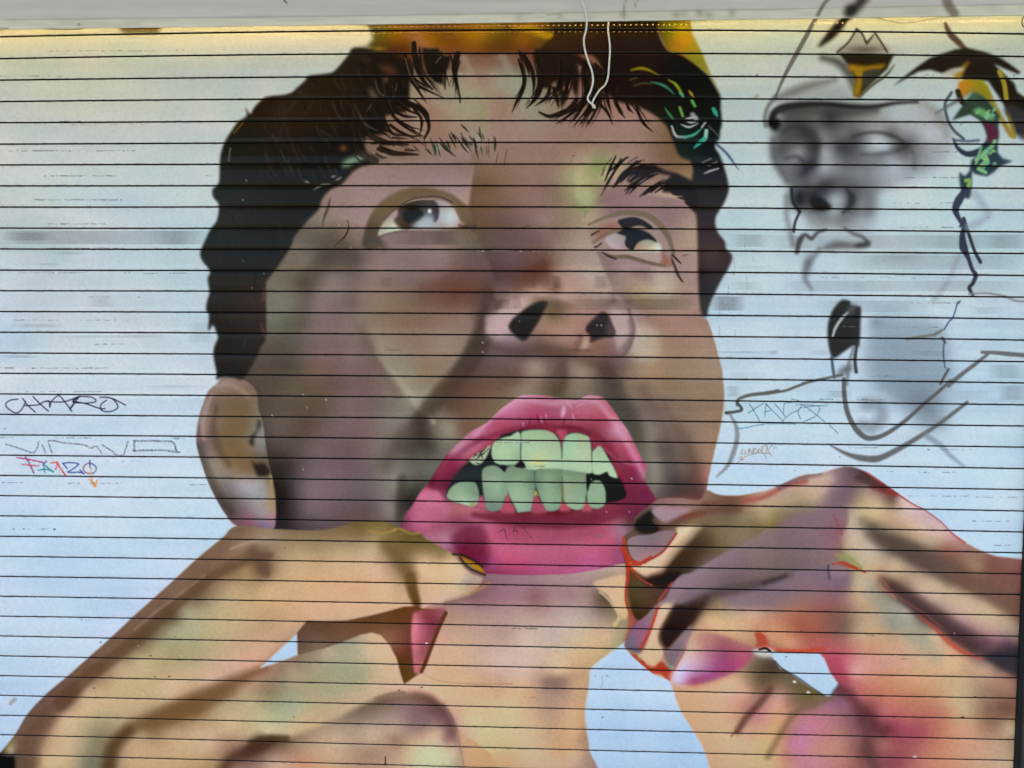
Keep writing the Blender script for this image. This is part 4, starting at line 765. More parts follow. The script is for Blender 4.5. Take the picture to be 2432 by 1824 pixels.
HR = samples(
 (T22, '1700 1000 7d6452 2000 1000 84684c 1900 1080 6b5444 1700 1150 76604f 1800 1200 756a50 2000 1150 8d8060 2150 1050 a8987a 2100 1200 857a58 1750 1330 6f6448 1600 1400 5a4c3c 1500 1550 4c4034 1400 1620 45382f 1750 1400 675c40 1980 1320 80745c 2150 1150 a5976c 1450 1050 8a6a64 1550 1170 7d6a50'),
 (T32, '100 1000 a0917a 300 950 a8937a 500 820 a8908a 650 800 7a6570 550 950 84707a 400 950 b39c84 700 1000 7d6872 300 1050 8a8068 50 1100 95895c 600 1150 836d78 200 1200 76646c 50 1250 7a6e40 500 1300 855c6a 300 1300 75646a 600 1350 8d5f66 100 1350 6f605e 200 1450 75666c 500 1450 7d6c70 100 1550 80707a 400 1550 77676c 850 900 8d7a72 850 830 5c4e4a 1000 880 6a4a48 800 980 98886f 950 1000 a5957c 1080 1000 7a6658 1150 1000 b5a59a 1250 1100 b8a8a8 1400 1200 b5a0a4 1000 1080 b0a080 750 1080 a59878 1100 1200 ad9478 900 1170 ac9c74 1250 1250 bba284 1400 1300 b7a294 750 1200 a5a08a 850 1230 8a8878 950 1300 6f665c 1100 1370 635850 1250 1400 6f6054 1300 1320 ac9a7c 1500 1330 b09a86 1550 1400 9a6f60 1600 1330 b08a8c 1700 1450 8f7060 1900 1550 805a50 2100 1550 8a5a54 750 1350 b0a08c 900 1450 aaa08e 1050 1500 857a70 800 1500 a0a080 700 1500 8d9a60 900 1570 b7a078 1100 1580 b5a07e 1250 1500 625652 1400 1570 6a5450 1600 1600 7a5d52 1800 1600 93785e 550 1080 7a6872 1000 1190 a8946c 1300 1180 b8a498'),
 (T33, '300 60 7a687a 600 60 7d6a7c 100 150 7a6870 400 200 7c6274 500 220 8a5a68 150 230 9a7a70 300 280 a06c5c 100 350 b07a60 250 430 a3604c 450 400 8d5c50 600 350 7c5a54 650 450 7a6858 350 560 a86054 200 580 c08868 60 500 c08e64 550 550 a85c5c 700 560 b07868 750 100 b09c7c 850 200 b09c78 700 250 9c7a6c 950 250 a09078 1050 250 8a8c7c 850 60 a8a08c 900 400 b09a7c 1100 400 8a9084 1250 420 8f9580 1000 500 b09878 800 500 b09a7a 1150 550 b59a7a 1350 560 aaa184 900 600 c0906c 700 650 b8686c 1000 640 c09878 1150 110 6f6050 1040 60 7a6a58 1230 220 5f5050 1330 300 55464a 1480 400 5e4a4c 1620 500 5c4444 1720 580 664a4c 1850 650 5a4a54 2000 680 3f3a40 2050 760 45424a 1300 100 a8937c 1400 200 a08c80 1550 300 9a8278 1650 400 98747a 1800 500 8f6a70 1950 600 8a5a6c 1500 60 a59878 1700 200 ab9c7c 1900 300 b0a07c 2050 400 9a8a70 2100 300 8d6a54 1900 100 7c5c54 1700 60 80584c 2100 100 7d5650 2050 550 75586a 1200 300 9f9a86 1450 500 b0a080 1600 620 b88a6c 1700 750 bfa07c 1900 800 a58872 2050 840 8f6a5c 1400 750 c0a07c 1200 720 c09c80 1000 720 bf9080 850 760 c08a80 750 830 c58a88 600 780 b04a5e 550 700 b85060 650 900 a84a58 800 950 b86a64 1000 900 c08464 1300 900 c4986e 1600 880 b8a078 1900 950 9a7f68 2080 1000 93745f 1000 1050 b5705e 800 1050 b06068 1250 1050 b87a60 1600 1050 bca278 1800 1050 a08a6c 2000 1150 75564c 2100 1200 8a6a58 1700 1150 b3a07a 1000 1200 ac5a62 1250 1200 b06a5c 1500 1180 b87a62 850 1150 7a464c 900 1250 6f4048 1050 1320 84404a 1150 1300 a04c5c 1300 1330 a5505e 1500 1330 b87860 1750 1300 b89070 1950 1280 90705a 2080 1300 b0a078 1000 1450 9c5c5c 1250 1450 a0585c 1450 1500 b87a62 1700 1450 c09074 1950 1450 b5947a 2100 1420 a59078 1100 1600 8f4a55 1350 1600 b87264 1600 1600 c28a6c 1900 1580 b89a7c 2100 1600 b5a484 600 1000 7d5058 500 1100 94607c 650 1080 8a5a70 550 1200 a06a74 350 1230 b07080 300 1330 b0708c 500 1330 b0707a 250 1450 b57298 150 1550 b88070 400 1500 b5807a 600 1450 ad7a70 700 1550 a06a62 400 1600 b5788a 800 1400 84545c 850 1500 6f484a 900 1600 7c4c50 100 1050 b58478 50 1130 c08e78 100 1250 c29468 50 1400 c6a070 30 1600 bfa476 150 1350 b08068 200 1100 947060 350 1080 7a664a 450 1050 7c6a4e 100 900 75644c 200 950 75664e 50 760 5f4d44 280 880 6f5f48'),
 (T23, '1700 350 b5956e 1900 350 b59c78 2100 300 b5987c 2000 400 c09c78 1700 450 c49c78 2150 400 b88870 1900 200 7a6a74 2100 180 7c6a76 1800 100 75655f 2000 60 7d6c74 1650 250 5c4c44 1800 250 8d7860 1700 60 85727e 1600 60 6a5c5c 1450 1000 c89c7a 1700 1000 cba080 2000 1000 c49880 1950 1050 cc9280 2100 850 7c664e 2050 780 84705c 1900 900 c8a080 1600 1150 cf9f7a 1800 1150 cda07e 2050 1150 a87a68 2150 1200 b87a7c 1700 1350 c8a27a 1900 1380 c5a880 2100 1350 c09878 1750 1550 c9a07a 2000 1500 cba480 2150 1550 b8a878 1800 1640 c8a07c 2150 950 7a644c 1500 900 c89c7c'))

def paint_right_hand():
    clip_to()
    L = LAB['hand_r']
    o = PP((T22, '1240 1010 1300 990 1450 985 1620 1000 1680 918 1760 948 1850 962 1980 960 2100 938'), (T32, '0 915 150 850 300 788 450 770 620 720 720 714 850 760 960 830 1090 920 1250 1030 1350 1080 1500 1190 1600 1290 1780 1410 1950 1480 2060 1497 2200 1512 2350 1520 2500 1530'),
           (T33, '2500 600 2500 1800'), (T23, '1760 1780 1710 1659 1650 1480 1560 1330 1450 1150 1390 980 1350 900 1200 830 1000 650 975 570 1050 400 1000 200 990 0'), (T22, '985 1600 960 1450 960 1330 1040 1250 1070 1150 1180 1060'))
    fillf(o, HR, 1.5, lab=L, e=13)
    clip_to('hand_r')
    # fingers that hold the lip
    fill(P('1070 1180 1130 1130 1215 1080 1260 1180 1310 1235 1260 1275 1150 1295 1065 1255', T22), '2c2629', 5)
    fill(P('1210 1085 1300 1060 1400 1075 1550 1085 1500 1120 1430 1155 1330 1205 1250 1155', T22), '8d7585', 3)
    blob(1340, 1085, 40, 40, '9a5a62', .6, t=T22)
    fill(P('1220 1150 1320 1205 1290 1235 1220 1200', T22), '6f5a4a', 4, .9)
    fill(P('1215 1090 1300 1062 1400 1075 1540 1085 1500 1118 1430 1150 1340 1198 1260 1150', T22), '8f7786', 3, .85)
    S(T22, 7, 'c03a30', '1480 1150 1540 1130 1625 1118', soft=3, alpha=.9); S(T22, 10, '7a3c38', '1400 1190 1500 1160 1650 1130', '1650 1030 1800 1020', soft=6, alpha=.4)
    S(T22, 16, '6a4a42', '1300 1250 1420 1190 1560 1130 1750 1090 1960 1080', soft=9, alpha=.7)
    S(T32, 12, 'b04a48', '-200 1010 -50 980 60 930 150 880 330 840', soft=6, alpha=.7); S(T32, 12, '6a5a68', '100 890 250 820 450 780', soft=7, alpha=.7)
    fillf(P('1430 1240 1640 1228 1580 1320 1460 1440 1340 1580 1250 1700 1000 1560 1190 1510 1330 1410 1420 1290', T22), samples((T22, '1560 1260 c8b88c 1450 1350 c8ad86 1300 1500 c8a888 1150 1600 d0ac84 1500 1300 cbb690'), (T23, '1150 30 cfa88a')), 3)
    # sprayed brown shade beside that finger
    S(T22, 52, '4a3d32', '1640 1330 1500 1480 1380 1640', soft=18, alpha=.6); S(T22, 50, '72684a', '1700 1250 1900 1190 2100 1180', soft=24, alpha=.35)
    fillf(P('2250 1270 2100 1340 1990 1390 1850 1455 1700 1545 1500 1670 1400 1780 2250 1780', T22), samples((T22, '2100 1350 80707a 1950 1500 746866 2100 1500 7d706c 1700 1600 807084 2150 1620 78686c 1850 1480 7c6a74'), (T23, '1480 40 7d6c7a 1600 60 6e6060 1800 100 74645f 2000 60 7d6c74 2150 60 6f6064 1550 80 6f6068')), 2.5, alpha=.95)
    fillf(P('1000 1350 1080 1310 1200 1300 1280 1272 1390 1265 1412 1300 1350 1400 1250 1490 1130 1540 1060 1530 1012 1450', T22), samples((T22, '1050 1400 85707c 1200 1380 7a6874 1300 1340 7d6a76 1180 1480 94707a 1080 1500 8a7884')), 1.5)
    clip_to('hand_r', 'nail', 'lips', 'neck')
    S(T22, 7, 'c03c2c', '965 1330 985 1450 1060 1552 1150 1540', '1200 1495 1110 1545 1050 1530', soft=1.8); S(T22, 5, 'a83a30', '1150 1540 1300 1450 1420 1290', soft=2)
    S(T22, 9, 'c43a28', '955 1420 1000 1540 1000 1700', soft=2); S(T22, 6, 'c0402c', '1010 1560 1110 1560', '1020 1580 1080 1659', soft=2)
    clip_to('hand_r', 'nail', 'neck')
    fillf(P('1020 -10 1090 -10 1200 78 1335 88 1262 210 1130 370 1060 362 1022 250', T23), samples((T23, '1060 100 5e5038 1150 200 5c4a36 1250 130 58443a 1080 300 54422f')), 2)
    fill(P('1150 40 1230 -20 1450 -20 1410 40 1335 92 1230 80', T23), '33292a', 5, .95)
    S(T23, 7, 'c03828', '1000 -20 985 190 1020 320 1070 440', soft=1.8); S(T23, 4, 'a83a30', '1070 -10 1130 40 1210 80', soft=1.8)
    fill(P('1010 320 1080 440 1030 520 985 590 968 560 1000 460', T23), 'b04448', 3, .9)
    fillf(P('1500 -20 1400 50 1335 180 1262 240 1160 342 1050 440 978 590 1010 632 1060 662 1130 642 1200 430 1255 280 1400 205 1530 105 1640 20', T23), samples((T23, '1450 60 7d6c7a 1350 200 7a6878 1200 330 7d6a78 1130 480 8a5a7a 1050 560 7a687c 1080 630 6f6478 1130 560 985c70 1550 60 786a74')), 1.8)
    fill(P('1270 270 1420 200 1370 300 1300 420 1262 560 1312 640 1292 710 1272 752 1220 782 1140 742 1080 692 1140 640 1210 450', T23), 'c2a581', 2)
    fillf(P('1430 200 1540 108 1640 130 1705 160 1680 220 1580 400 1500 482 1420 562 1350 642 1290 580 1280 480 1350 350', T23), samples((T23, '1400 450 382c2e 1500 300 40342f 1600 200 4a3c3a 1640 140 52443f')), 5, .95)
    fill(P('1555 430 1520 600 1450 720 1400 805 1340 752 1312 650 1372 610 1480 490', T23), '7d6a78', 2.5)
    fill(P('1010 680 1070 690 1140 752 1220 787 1280 740 1330 762 1395 832 1360 915 1290 850 1200 842 1100 822 1050 762', T23), 'c0452f', 2)
    fill(P('1320 750 1380 770 1395 820 1350 790', T23), '6a9a86', 2)
    S(T23, 6, 'cc3a2c', '1262 270 1205 440 1150 560 1110 625', '1070 690 1140 752', soft=1.8); S(T23, 5, 'b03a36', '1385 60 1330 130 1270 210', soft=3)
    fill(P('1080 680 1130 690 1110 730', T23), '8ab07c', 3, .8)
    fillf(P('1365 880 1400 820 1440 760 1500 640 1560 540 1640 480 1760 500 1950 560 2110 640 2080 700 2000 790 1800 885 1600 938 1480 942 1400 932', T23),
          samples((T23, '1480 850 cfa4d0 1440 890 d0aed6 1550 720 cfa0a8 1600 560 c49078 1650 560 c08078 1800 560 a85a64 1950 620 b5606a 1700 700 b87088 1850 700 a85070 1950 740 b85070 1700 850 b05a88 1600 800 c08aa8 1560 925 b04a70 1500 780 d0a4c8')), 6, lab=LAB['nail'])
    blob(1700, 560, 160, 70, 'b87a70', .6, t=T23); blob(1560, 600, 50, 60, 'c49a8c', .5, t=T23)
    S(T23, 5, 'b06050', '1400 810 1450 720 1500 620', soft=2, alpha=.7)
    S(T23, 16, '6b4a44', '2230 980 2130 1110 2020 1230 1950 1340', soft=8, alpha=.75); S(T23, 4, '9a3c30', '1940 1340 1895 1385', soft=2, alpha=.6)
    fill(P('2095 490 2160 490 2212 560 2212 640 2100 630 2120 570', T23), 'bc4a3a', 2.5)
    S(T33, 8, 'd0442c', '-20 600 60 635 200 650 350 645 480 625', soft=3, alpha=.95); S(T33, 8, 'c85a50', '-10 560 80 620 230 630 380 600 460 540', soft=6, alpha=.4)
    TH = (1466, 1100, 0.76063)
    S(TH, [30, 44, 46, 46, 40], '665a50', '765 190 850 238 950 290 1080 360 1290 470', soft=15, alpha=.62)
    S(TH, [30, 40, 44, 40], 'b0a284', '735 260 880 330 1050 420 1270 540', soft=17, alpha=.45)
    S(TH, [18, 36, 42, 44, 40], '5e4b4a', '830 365 920 430 1020 500 1110 555 1270 620', soft=12, alpha=.6)
    S(TH, 40, '909684', '800 410 880 480 960 560 1000 600', soft=18, alpha=.5)
    fill(P('718 165 760 180 790 225 800 300 770 320 735 290 712 250', TH), 'b0a690', 9, .6)
    fillf(P('150 430 200 365 300 305 390 258 470 208 560 168 650 142 714 142 716 200 690 235 698 285 640 318 560 340 470 368 400 385 330 395 260 420 200 440', TH), samples((TH, '250 370 7d6c7a 350 310 7a6876 450 260 7a6c6c 560 200 7d6a74 660 170 7f6c78 600 260 7a6a70 460 320 736664 350 370 685c5e 680 260 8a6a74 520 330 6c6060 690 210 86606e')), 3.5, .85)
    fillf(P('332 408 400 396 520 352 640 322 722 322 722 400 640 436 500 455 400 452 350 436', TH), samples((TH, '400 420 7c6a7a 520 390 786676 640 350 7a6878 690 390 7e6272 560 440 8a6c6c 650 420 8d6468')), 8, .8)
    S(TH, [10, 24, 22, 10], '544848', '215 440 300 408 400 388 540 350', soft=10, alpha=.6)
    blob(610, 490, 80, 55, 'a3604c', .6, t=TH); blob(690, 500, 30, 60, '85605a', .5, t=TH)
    fill(P('600 50 640 38 672 40 676 55 655 70 650 90 610 98 590 88 610 68', TH), 'b09c88', 5, .8)
    S(TH, 14, 'a89a78', '480 130 560 110 620 95', soft=12, alpha=.5)
    S(TH, [3, 5, 6, 5], 'c0604c', '815 350 870 410 960 470 1010 510', soft=3, alpha=.6)
    # red rims
    S(T32, [4, 9, 9, 6, 5, 5, 7, 5], 'c04444', '830 750 960 830 1090 920 1250 1030 1350 1080 1500 1190 1600 1290 1700 1370', soft=2.5, alpha=.9, lab=L)
    S(T32, 14, '9a3a3c', '900 880 1000 910 1100 945', soft=6, alpha=.8); S(T32, 14, '584848', '780 810 880 850 1000 890', soft=6, alpha=.7)
    S(T32, 5, '9a5060', '560 1130 600 1200 640 1300', soft=3, alpha=.8)
    S(T32, [4, 12, 9, 5], 'c4402a', '550 1555 640 1552 730 1580 840 1625', soft=2, alpha=.95); S(T32, 9, '8a9858', '600 1480 720 1520 800 1590', soft=5, alpha=.8)
    S(T32, 5, '4a3c5a', '520 1570 530 1680', soft=3, alpha=.7); S(T33, 10, '4a3f44', '-40 60 60 30 150 0', soft=6, alpha=.7)
    fill(P('560 1560 640 1556 690 1600 700 1659 540 1659', T32), '8a7488', 4, .7)
    S(T32, 30, '5f544c', '900 1290 1080 1380 1250 1480 1400 1580 1560 1690', soft=18, alpha=.55)
    S(T32, 22, 'a89a7c', '1000 1240 1200 1290 1400 1360', soft=14, alpha=.4)
    S(T33, 24, '54464a', '1080 100 1200 210 1350 320 1500 420 1650 530 1780 620', soft=12, alpha=.55)
    S(T33, [4, 8, 10, 10, 5], 'c84a38', '1300 340 1450 460 1550 560 1680 650 1850 720', soft=4, alpha=.8); S(T33, 5, 'b87058', '940 80 1040 140 1100 190', soft=4, alpha=.8)
    fill(P('1860 690 2000 650 2200 640 2200 860 2110 850 1950 760', T33), '42404a', 5, .85)
    fill(P('1530 -10 1700 80 1800 150 1880 160 2010 290 2250 330 2250 -40', T33), '7c584e', 8, .55)
    S(T33, 26, '6a4044', '620 970 720 1050 800 1160 880 1290 1000 1340', soft=12, alpha=.65); S(T33, 20, '6f484a', '860 1250 850 1400 880 1550 950 1700', soft=10, alpha=.7)
    S(T33, 14, '7a664c', '560 1040 430 1100 250 1170 100 1380 0 1560', soft=9, alpha=.6)
    S(T33, 30, '9a7f68', '1700 800 1850 960 1960 1120 1980 1300', soft=22, alpha=.4)
    fill(P('450 672 500 730 560 850 640 950 700 940 650 800 600 680 520 640', T33), 'b04a62', 6, .6)
    # opening between thumb and fingers
    clip_to()
    Yg, Xg = np.mgrid[0:GH, 0:GW].astype(np.float32) / KS
    white = lin2srgb(np.array([0.70, 0.825, 0.92]) * light_at(Xg, Yg))
    mk, bb = poly_mask(P('5 660 440 668 485 710 535 830 612 935 560 1005 545 1042 480 1028 380 972 130 800 110 805 60 735', T33), 1.5)
    lay(mk, bb, white[bb[0]:bb[1], bb[2]:bb[3]], 1, LAB['ground_coat'])
    fill(P('2080 640 2212 620 2280 660 2240 700 2130 690', T23), 'a9c0cc', 4, .9); S(T23, 5, '202428', '2140 635 2190 625 2230 650', soft=2)
    S(T33, 4, '3a3436', '60 735 130 805 260 880 380 965 480 1030', soft=2.5, alpha=.7); S(T33, 7, '4e5a70', '612 940 565 1000 545 1040', soft=4, alpha=.6)
    for x, y in ((230, 912), (350, 1003), (1270, 1563)):
        fill(P('%d %d %d %d %d %d %d %d %d %d' % (x - 18, y + 4, x - 4, y - 8, x + 8, y - 2, x + 17, y + 8, x, y + 9), T33), 'dde6ec', .8)

def paint_sketch():
    L = LAB['sketch']
    K = dict(lab=L)
    before = canvas.copy()
    # soft airbrushed face under a cap
    TK = (1700, 0, 0.57638)
    clip_to('ground_coat', 'sketch')
    g = '3b3c3e'
    TS2 = (1805, 0, 0.49881)
    fillf(PP((TS2, '105 540 62 650 50 720 90 820 140 890'), (T31, '190 120 280 150 330 250 380 320 500 330 700 330 880 300 965 150 975 0'), (TS2, '790 850 890 770 930 690 900 600 840 520 740 480 500 490 300 500 150 510')), samples(
        (TS2, '60 690 6a6a6c 100 640 555556 160 610 4a4a4a 220 640 3f4042 265 700 404144 250 780 3a3c44 200 825 45474c 150 770 77797c 105 720 55575a 150 685 5a5b5e 185 725 8a8d92 90 790 707276 130 860 66686c 180 885 5f6164 300 640 747577 330 600 4a4a4a 330 550 3c3c3c 200 555 55534f 260 560 605f5c 300 720 93999e 300 800 98a0a6 260 860 6a6c70 380 700 45464a 400 640 6a6a6c 440 660 4c4d50 480 640 606264 420 760 5e6064 500 760 707478 570 745 7c8084 540 690 b4bec4 600 685 b0bcc4 655 705 5a5b5f 700 690 4e4e50 620 640 666664 680 640 848688 725 730 707276 745 790 888e94 640 785 a8b2ba 560 810 8f969c 460 820 7a7e82 380 820 74787c 340 880 45464a 300 880 3c3d40 250 920 35363a 185 930 2d2e30 400 900 5a5c60 500 900 70747a 600 900 8f979e 700 860 a4acb4 770 850 b4c0c8 440 560 6e6d6a 520 540 868680 560 600 949694 480 600 7a7a78 640 560 a9b1b5 740 590 a8afb2 800 640 b2bac0 840 700 a0a6ac 850 570 9c9e9e 890 620 acb2b4'),
        (T31, '300 60 3c3e40 440 110 35363a 560 60 98a2aa 640 60 8a949c 700 60 44464a 735 120 55585c 660 170 6c7074 560 170 949ea6 400 200 7a7e82 330 200 7f8488 500 230 7c8084 620 250 7a7c80 800 100 7a8084 870 150 7c8286 920 100 929a9e 800 250 a0a8ae 700 300 94999e 550 310 989ea2 420 290 90979c 955 200 b0bfca')), 9, .93, lab=L, e=10)
    S(TS2, [8, 18, 20, 16, 8], '3c3d40', '110 625 170 598 240 630 272 700 250 780 205 830', soft=9, alpha=.45, **K); S(TS2, [6, 10, 12, 8], '3a3b40', '120 755 170 745 205 770 215 810', soft=6, alpha=.5)
    S(TS2, [5, 8, 9, 9, 11], '3d3e40', '440 650 510 632 580 632 650 655 700 695', soft=5, alpha=.6, **K); S(TS2, [6, 10, 12, 8], '44464a', '480 735 560 735 640 720 690 700', soft=7, alpha=.45); S(TS2, 8, '606266', '705 700 735 740 735 800', soft=8, alpha=.5)
    S(TS2, [10, 16, 14], '46474a', '60 660 70 760 130 860', soft=10, alpha=.45, **K)
    fill(P('390 820 430 815 465 838 478 858 440 868 400 855', TK), '26282a', 3, .9, lab=L)
    S(TK, [6, 14, 14, 6], '36383c', '540 780 562 815 552 850 525 875', soft=6, alpha=.7, **K); S(TK, 8, '2c2d2f', '312 780 318 830 345 872', soft=4, alpha=.85, **K); blob(345, 830, 26, 30, '2f3033', .8, t=TK)
    S(T31, 6, '3b3c3e', '275 170 235 260 222 340', soft=2.5, **K); S(T31, 11, '5a5c60', '160 40 160 200 190 330 220 460', soft=10, alpha=.5, **K)
    S(T31, [10, 14, 8, 9, 7, 5], '4a4446', '250 520 275 420 320 370 375 400 430 350 500 325', soft=5, alpha=.85, **K)
    S(T31, [5, 8, 7, 8], '4a4446', '660 310 740 360 810 385 870 440', soft=6, alpha=.7, **K)
    fill(P('440 500 560 432 640 425 760 445 872 432 862 470 760 488 600 492', T31), '5a585a', 5, .8, lab=L); fill(P('760 450 872 435 862 468 760 480', T31), '3a3c3e', 3, .8)
    S(T31, [12, 18, 14, 5], '6a6c72', '440 500 350 620 320 740 375 840', soft=8, alpha=.6, **K); blob(340, 620, 45, 90, '4a4c52', .35, t=T31); blob(1150, 560, 220, 60, '7a8088', .3, t=T31)
    # cap
    S(TK, [5, 9, 11, 11, 8, 5], '5c574e', '462 10 410 80 372 150 325 235 280 320 246 400', soft=2, alpha=.8, **K)
    fill(P('275 226 310 170 350 120 405 70 480 10 520 0 470 50 415 105 385 146 340 190', TS2), '302a22', 3, .95, lab=L)
    S(TK, 9, '66645e', '246 398 215 440 202 485 205 520', soft=5, alpha=.75, **K)
    S(TK, [12, 20, 18, 8], '55534c', '250 405 320 378 400 350 490 330', soft=12, alpha=.6, **K); fill(P('250 410 400 360 560 370 560 420 400 420 280 430', TK), '76766f', 13, .5); S(TK, [6, 16, 22, 16], '84847e', '815 418 885 440 935 495 955 560', soft=13, alpha=.45)
    S(TK, [10, 18, 20, 18, 14, 13, 11, 8, 5], '2f2f2d', '228 512 238 470 275 446 345 434 450 430 560 440 650 440 740 425 830 420', soft=6, alpha=.9, **K); S(TK, 18, '484846', '280 462 400 452 560 462 660 452', soft=10, alpha=.6)
    fill(P('212 500 240 478 268 500 262 530 235 540', TK), '292928', 4, .95, lab=L)
    S(TK, [14, 20, 24, 14], '4c4a42', '440 238 500 255 545 295 572 360', soft=11, alpha=.8, **K)
    fill(P('500 217 548 172 580 118 602 136 622 180 656 134 680 172 708 215', TK), '94886e', 3, .5, lab=L)
    S(TK, 5, '443c30', '500 216 548 172 580 120', '580 120 602 138 622 180', '656 136 682 175 706 214', soft=2, alpha=.8, **K); fill(P('608 160 625 182 656 138 640 150 622 168', TK), '4a4030', 1.5, .9)
    blob(610, 205, 80, 18, '4a4030', .6, t=TK)
    fill(P('505 218 735 224 706 285 640 345 588 402 566 396 576 335 548 272', TK), '39352a', 2.5, lab=L, sm=False)
    fill(P('545 266 620 272 704 262 684 284 612 294 606 342 592 392 570 402 566 380 580 322', TK), '9c7a30', 3, .95, lab=L, sm=False); blob(560, 280, 16, 12, 'b07c30', .8, t=TK)
    fill(P('612 298 682 290 640 338 608 366', TK), '484a3e', 2.5, .95)
    S(TK, [3, 7, 8, 5], '5d5a44', '735 268 700 312 645 350 592 402', soft=2.5, alpha=.85, **K)
    clip_to()
    d = canvas - before
    canvas[:] = np.maximum(before + d * 1.06, np.minimum(canvas, 0.13))
    # feathers at the right
    L2 = LAB['leaf']; K2 = dict(lab=L2)
    S(T30, [6, 13, 15, 15, 10], '4e3a2a', '1530 200 1570 290 1630 350 1700 420', soft=4, alpha=.9, **K2); S(T30, [10, 8], '5a5450', '1580 -10 1570 60 1600 120', soft=5, alpha=.5)
    fill(P('1080 745 1180 660 1290 575 1400 500 1500 465 1620 425 1720 412 1880 450 2010 500 2100 560 2185 625 2160 640 2060 600 1950 550 2060 660 2130 720 2150 790 2240 860 2240 1170 2150 1150 2100 1010 1990 830 1900 700 1700 690 1620 640 1500 632 1400 602 1300 618 1200 672', T30), '2e2a26', 2.2, lab=L2, sm=False)
    fill(P('1690 560 1740 530 1700 600 1660 680 1600 660', T30), 'a07c2c', 3, lab=L2); fill(P('1500 640 1600 590 1700 590 1620 640 1560 680 1500 680', T30), 'bab6a6', 2, .9)
    fillf(P('1640 720 1700 680 1850 690 1900 740 1960 880 2030 1010 2080 1090 2130 1190 2090 1190 2000 1040 1930 900 1830 830 1740 800 1680 860 1640 800', T30), samples((T30, '1720 740 b0802c 1690 820 b87a34 1800 720 98842c 1900 800 8f8428 2000 980 8a7c30 2080 1130 907a3c')), 2.5, lab=L2, sm=False)
    S(T30, 11, '9a8a34', '2000 620 2040 720 2060 850', '2075 980 2110 1100 2125 1180', soft=3, **K2); S(T30, 13, '35322c', '1640 790 1670 870 1700 900', soft=3, **K2)
    fill(P('1590 1040 1660 940 1720 860 1780 800 1860 830 1920 890 2000 1000 1990 1100 1995 1200 1950 1250 1890 1250 1895 1180 1870 1100 1830 1040 1750 990 1680 1010', T30), '37443a', 2.5, lab=L2, sm=False)
    fill(P('1770 960 1830 930 1900 970 1960 1020 1930 1040 1850 1010', T30), '6aa26c', 3, lab=L2); fill(P('1860 1060 1950 1080 1990 1150 1950 1230 1880 1240 1900 1160', T30), '5a3042', 3, lab=L2)
    blob(1785, 830, 70, 50, '4a6a50', .7, t=T30)
    S(T30, 7, '3a4048', '1585 800 1530 900 1555 1040 1610 1130 1690 1200', soft=2.5, alpha=.8, **K2); S(T30, [4, 10, 16, 14], '34404a', '1600 1200 1640 1280 1720 1330 1820 1310 1900 1240', soft=3, **K2); S(T30, 6, '4a5260', '1610 1210 1720 1220 1820 1212', soft=2.5, alpha=.8, **K2)
    S(T30, [4, 8, 10], '5a5c60', '1450 980 1550 920 1650 860', soft=4, alpha=.7, **K2)
    fill(P('1760 1380 1850 1310 1930 1240 1985 1210 1985 1320 2030 1370 2115 1392 2000 1440 1950 1490 1890 1525 1790 1505 1740 1460', T30), '34424a', 2.2, lab=L2, sm=False)
    S(T30, 9, '7ab080', '1800 1380 1860 1330 1930 1270', '1830 1440 1890 1390', '1820 1460 1880 1490', '1940 1260 1960 1220', '1880 1340 1900 1400', soft=3, **K2)
    r = np.random.default_rng(8)
    for k in range(26):
        x, y = (r.uniform(1780, 1960), r.uniform(1270, 1480)) if k < 18 else (r.uniform(1780, 1960), r.uniform(950, 1030))
        S(T30, r.uniform(5, 9), ('7ab484', '86bc78', '6aa48c')[k % 3], '%f %f %f %f' % (x, y, x + r.uniform(10, 45), y - r.uniform(-10, 45)), soft=2, alpha=.8, taper=(.5, .5))
    fill(P('2040 950 2100 900 2240 1000 2240 1200 2150 1170 2110 1060', T30), '3c3a3c', 4, .9, lab=L2)
    fill(P('1655 1490 1700 1520 1760 1460 1760 1540 1750 1700 1690 1700 1660 1600', T30), '33414a', 2.5, lab=L2); S(T30, 9, '86a858', '1710 1560 1740 1560 1730 1620', soft=3)
    S(T31, [14, 20, 16, 10, 10, 14, 20, 10, 9, 11, 9], '3c4052', '1710 -20 1650 70 1620 150 1650 230 1690 300 1680 380 1690 480 1730 570 1765 670 1795 720 1770 790', soft=2.2, **K2); S(T31, [8, 10, 7], '3c3c46', '1770 790 1740 830 1770 890', soft=2.2, **K2)
    S(T31, [9, 8, 8, 9], '3c3e4a', '1690 230 1740 380 1785 510 1835 605', soft=2, **K2); S(T31, 5, '3c3e58', '1670 260 1660 300', soft=2)
    S(T31, 18, '98a4b4', '1790 20 1870 130 1900 190 1840 250 1740 300', soft=10, alpha=.7, **K2); S(T31, 12, 'a4aebc', '1650 540 1560 760 1430 940', soft=8, alpha=.7)
    S(T31, 6, '84888c', '1740 880 1900 875 2040 900 2140 940 2230 945', soft=2.5, alpha=.8)
    # pick shaped drop and its stems
    fill(P('620 945 660 930 712 945 718 975 770 985 802 1000 800 1130 788 1330 735 1330 650 1385 575 1435 540 1400 515 1260 520 1130 560 1020', T31), '323334', 2.5, lab=L)
    S(T31, [5, 7, 7, 4], 'a9b6bc', '560 1245 585 1170 640 1090 690 1040', soft=2.5); fill(P('690 1010 720 980 770 985 720 1050 680 1070', T31), '6a7074', 5, .8)
    S(T31, 7, '55606c', '550 1430 560 1520 572 1600', soft=2.5, **K); S(T31, 8, '3c4044', '765 1330 752 1450 762 1555', soft=2.5, **K); S(T31, 9, '7a8084', '740 1350 700 1480 690 1560 680 1659', soft=4, alpha=.8, **K)
    fill(P('570 1610 600 1570 650 1510 740 1500 720 1540 650 1580', T31), '5c6064', 5, .9, lab=L)
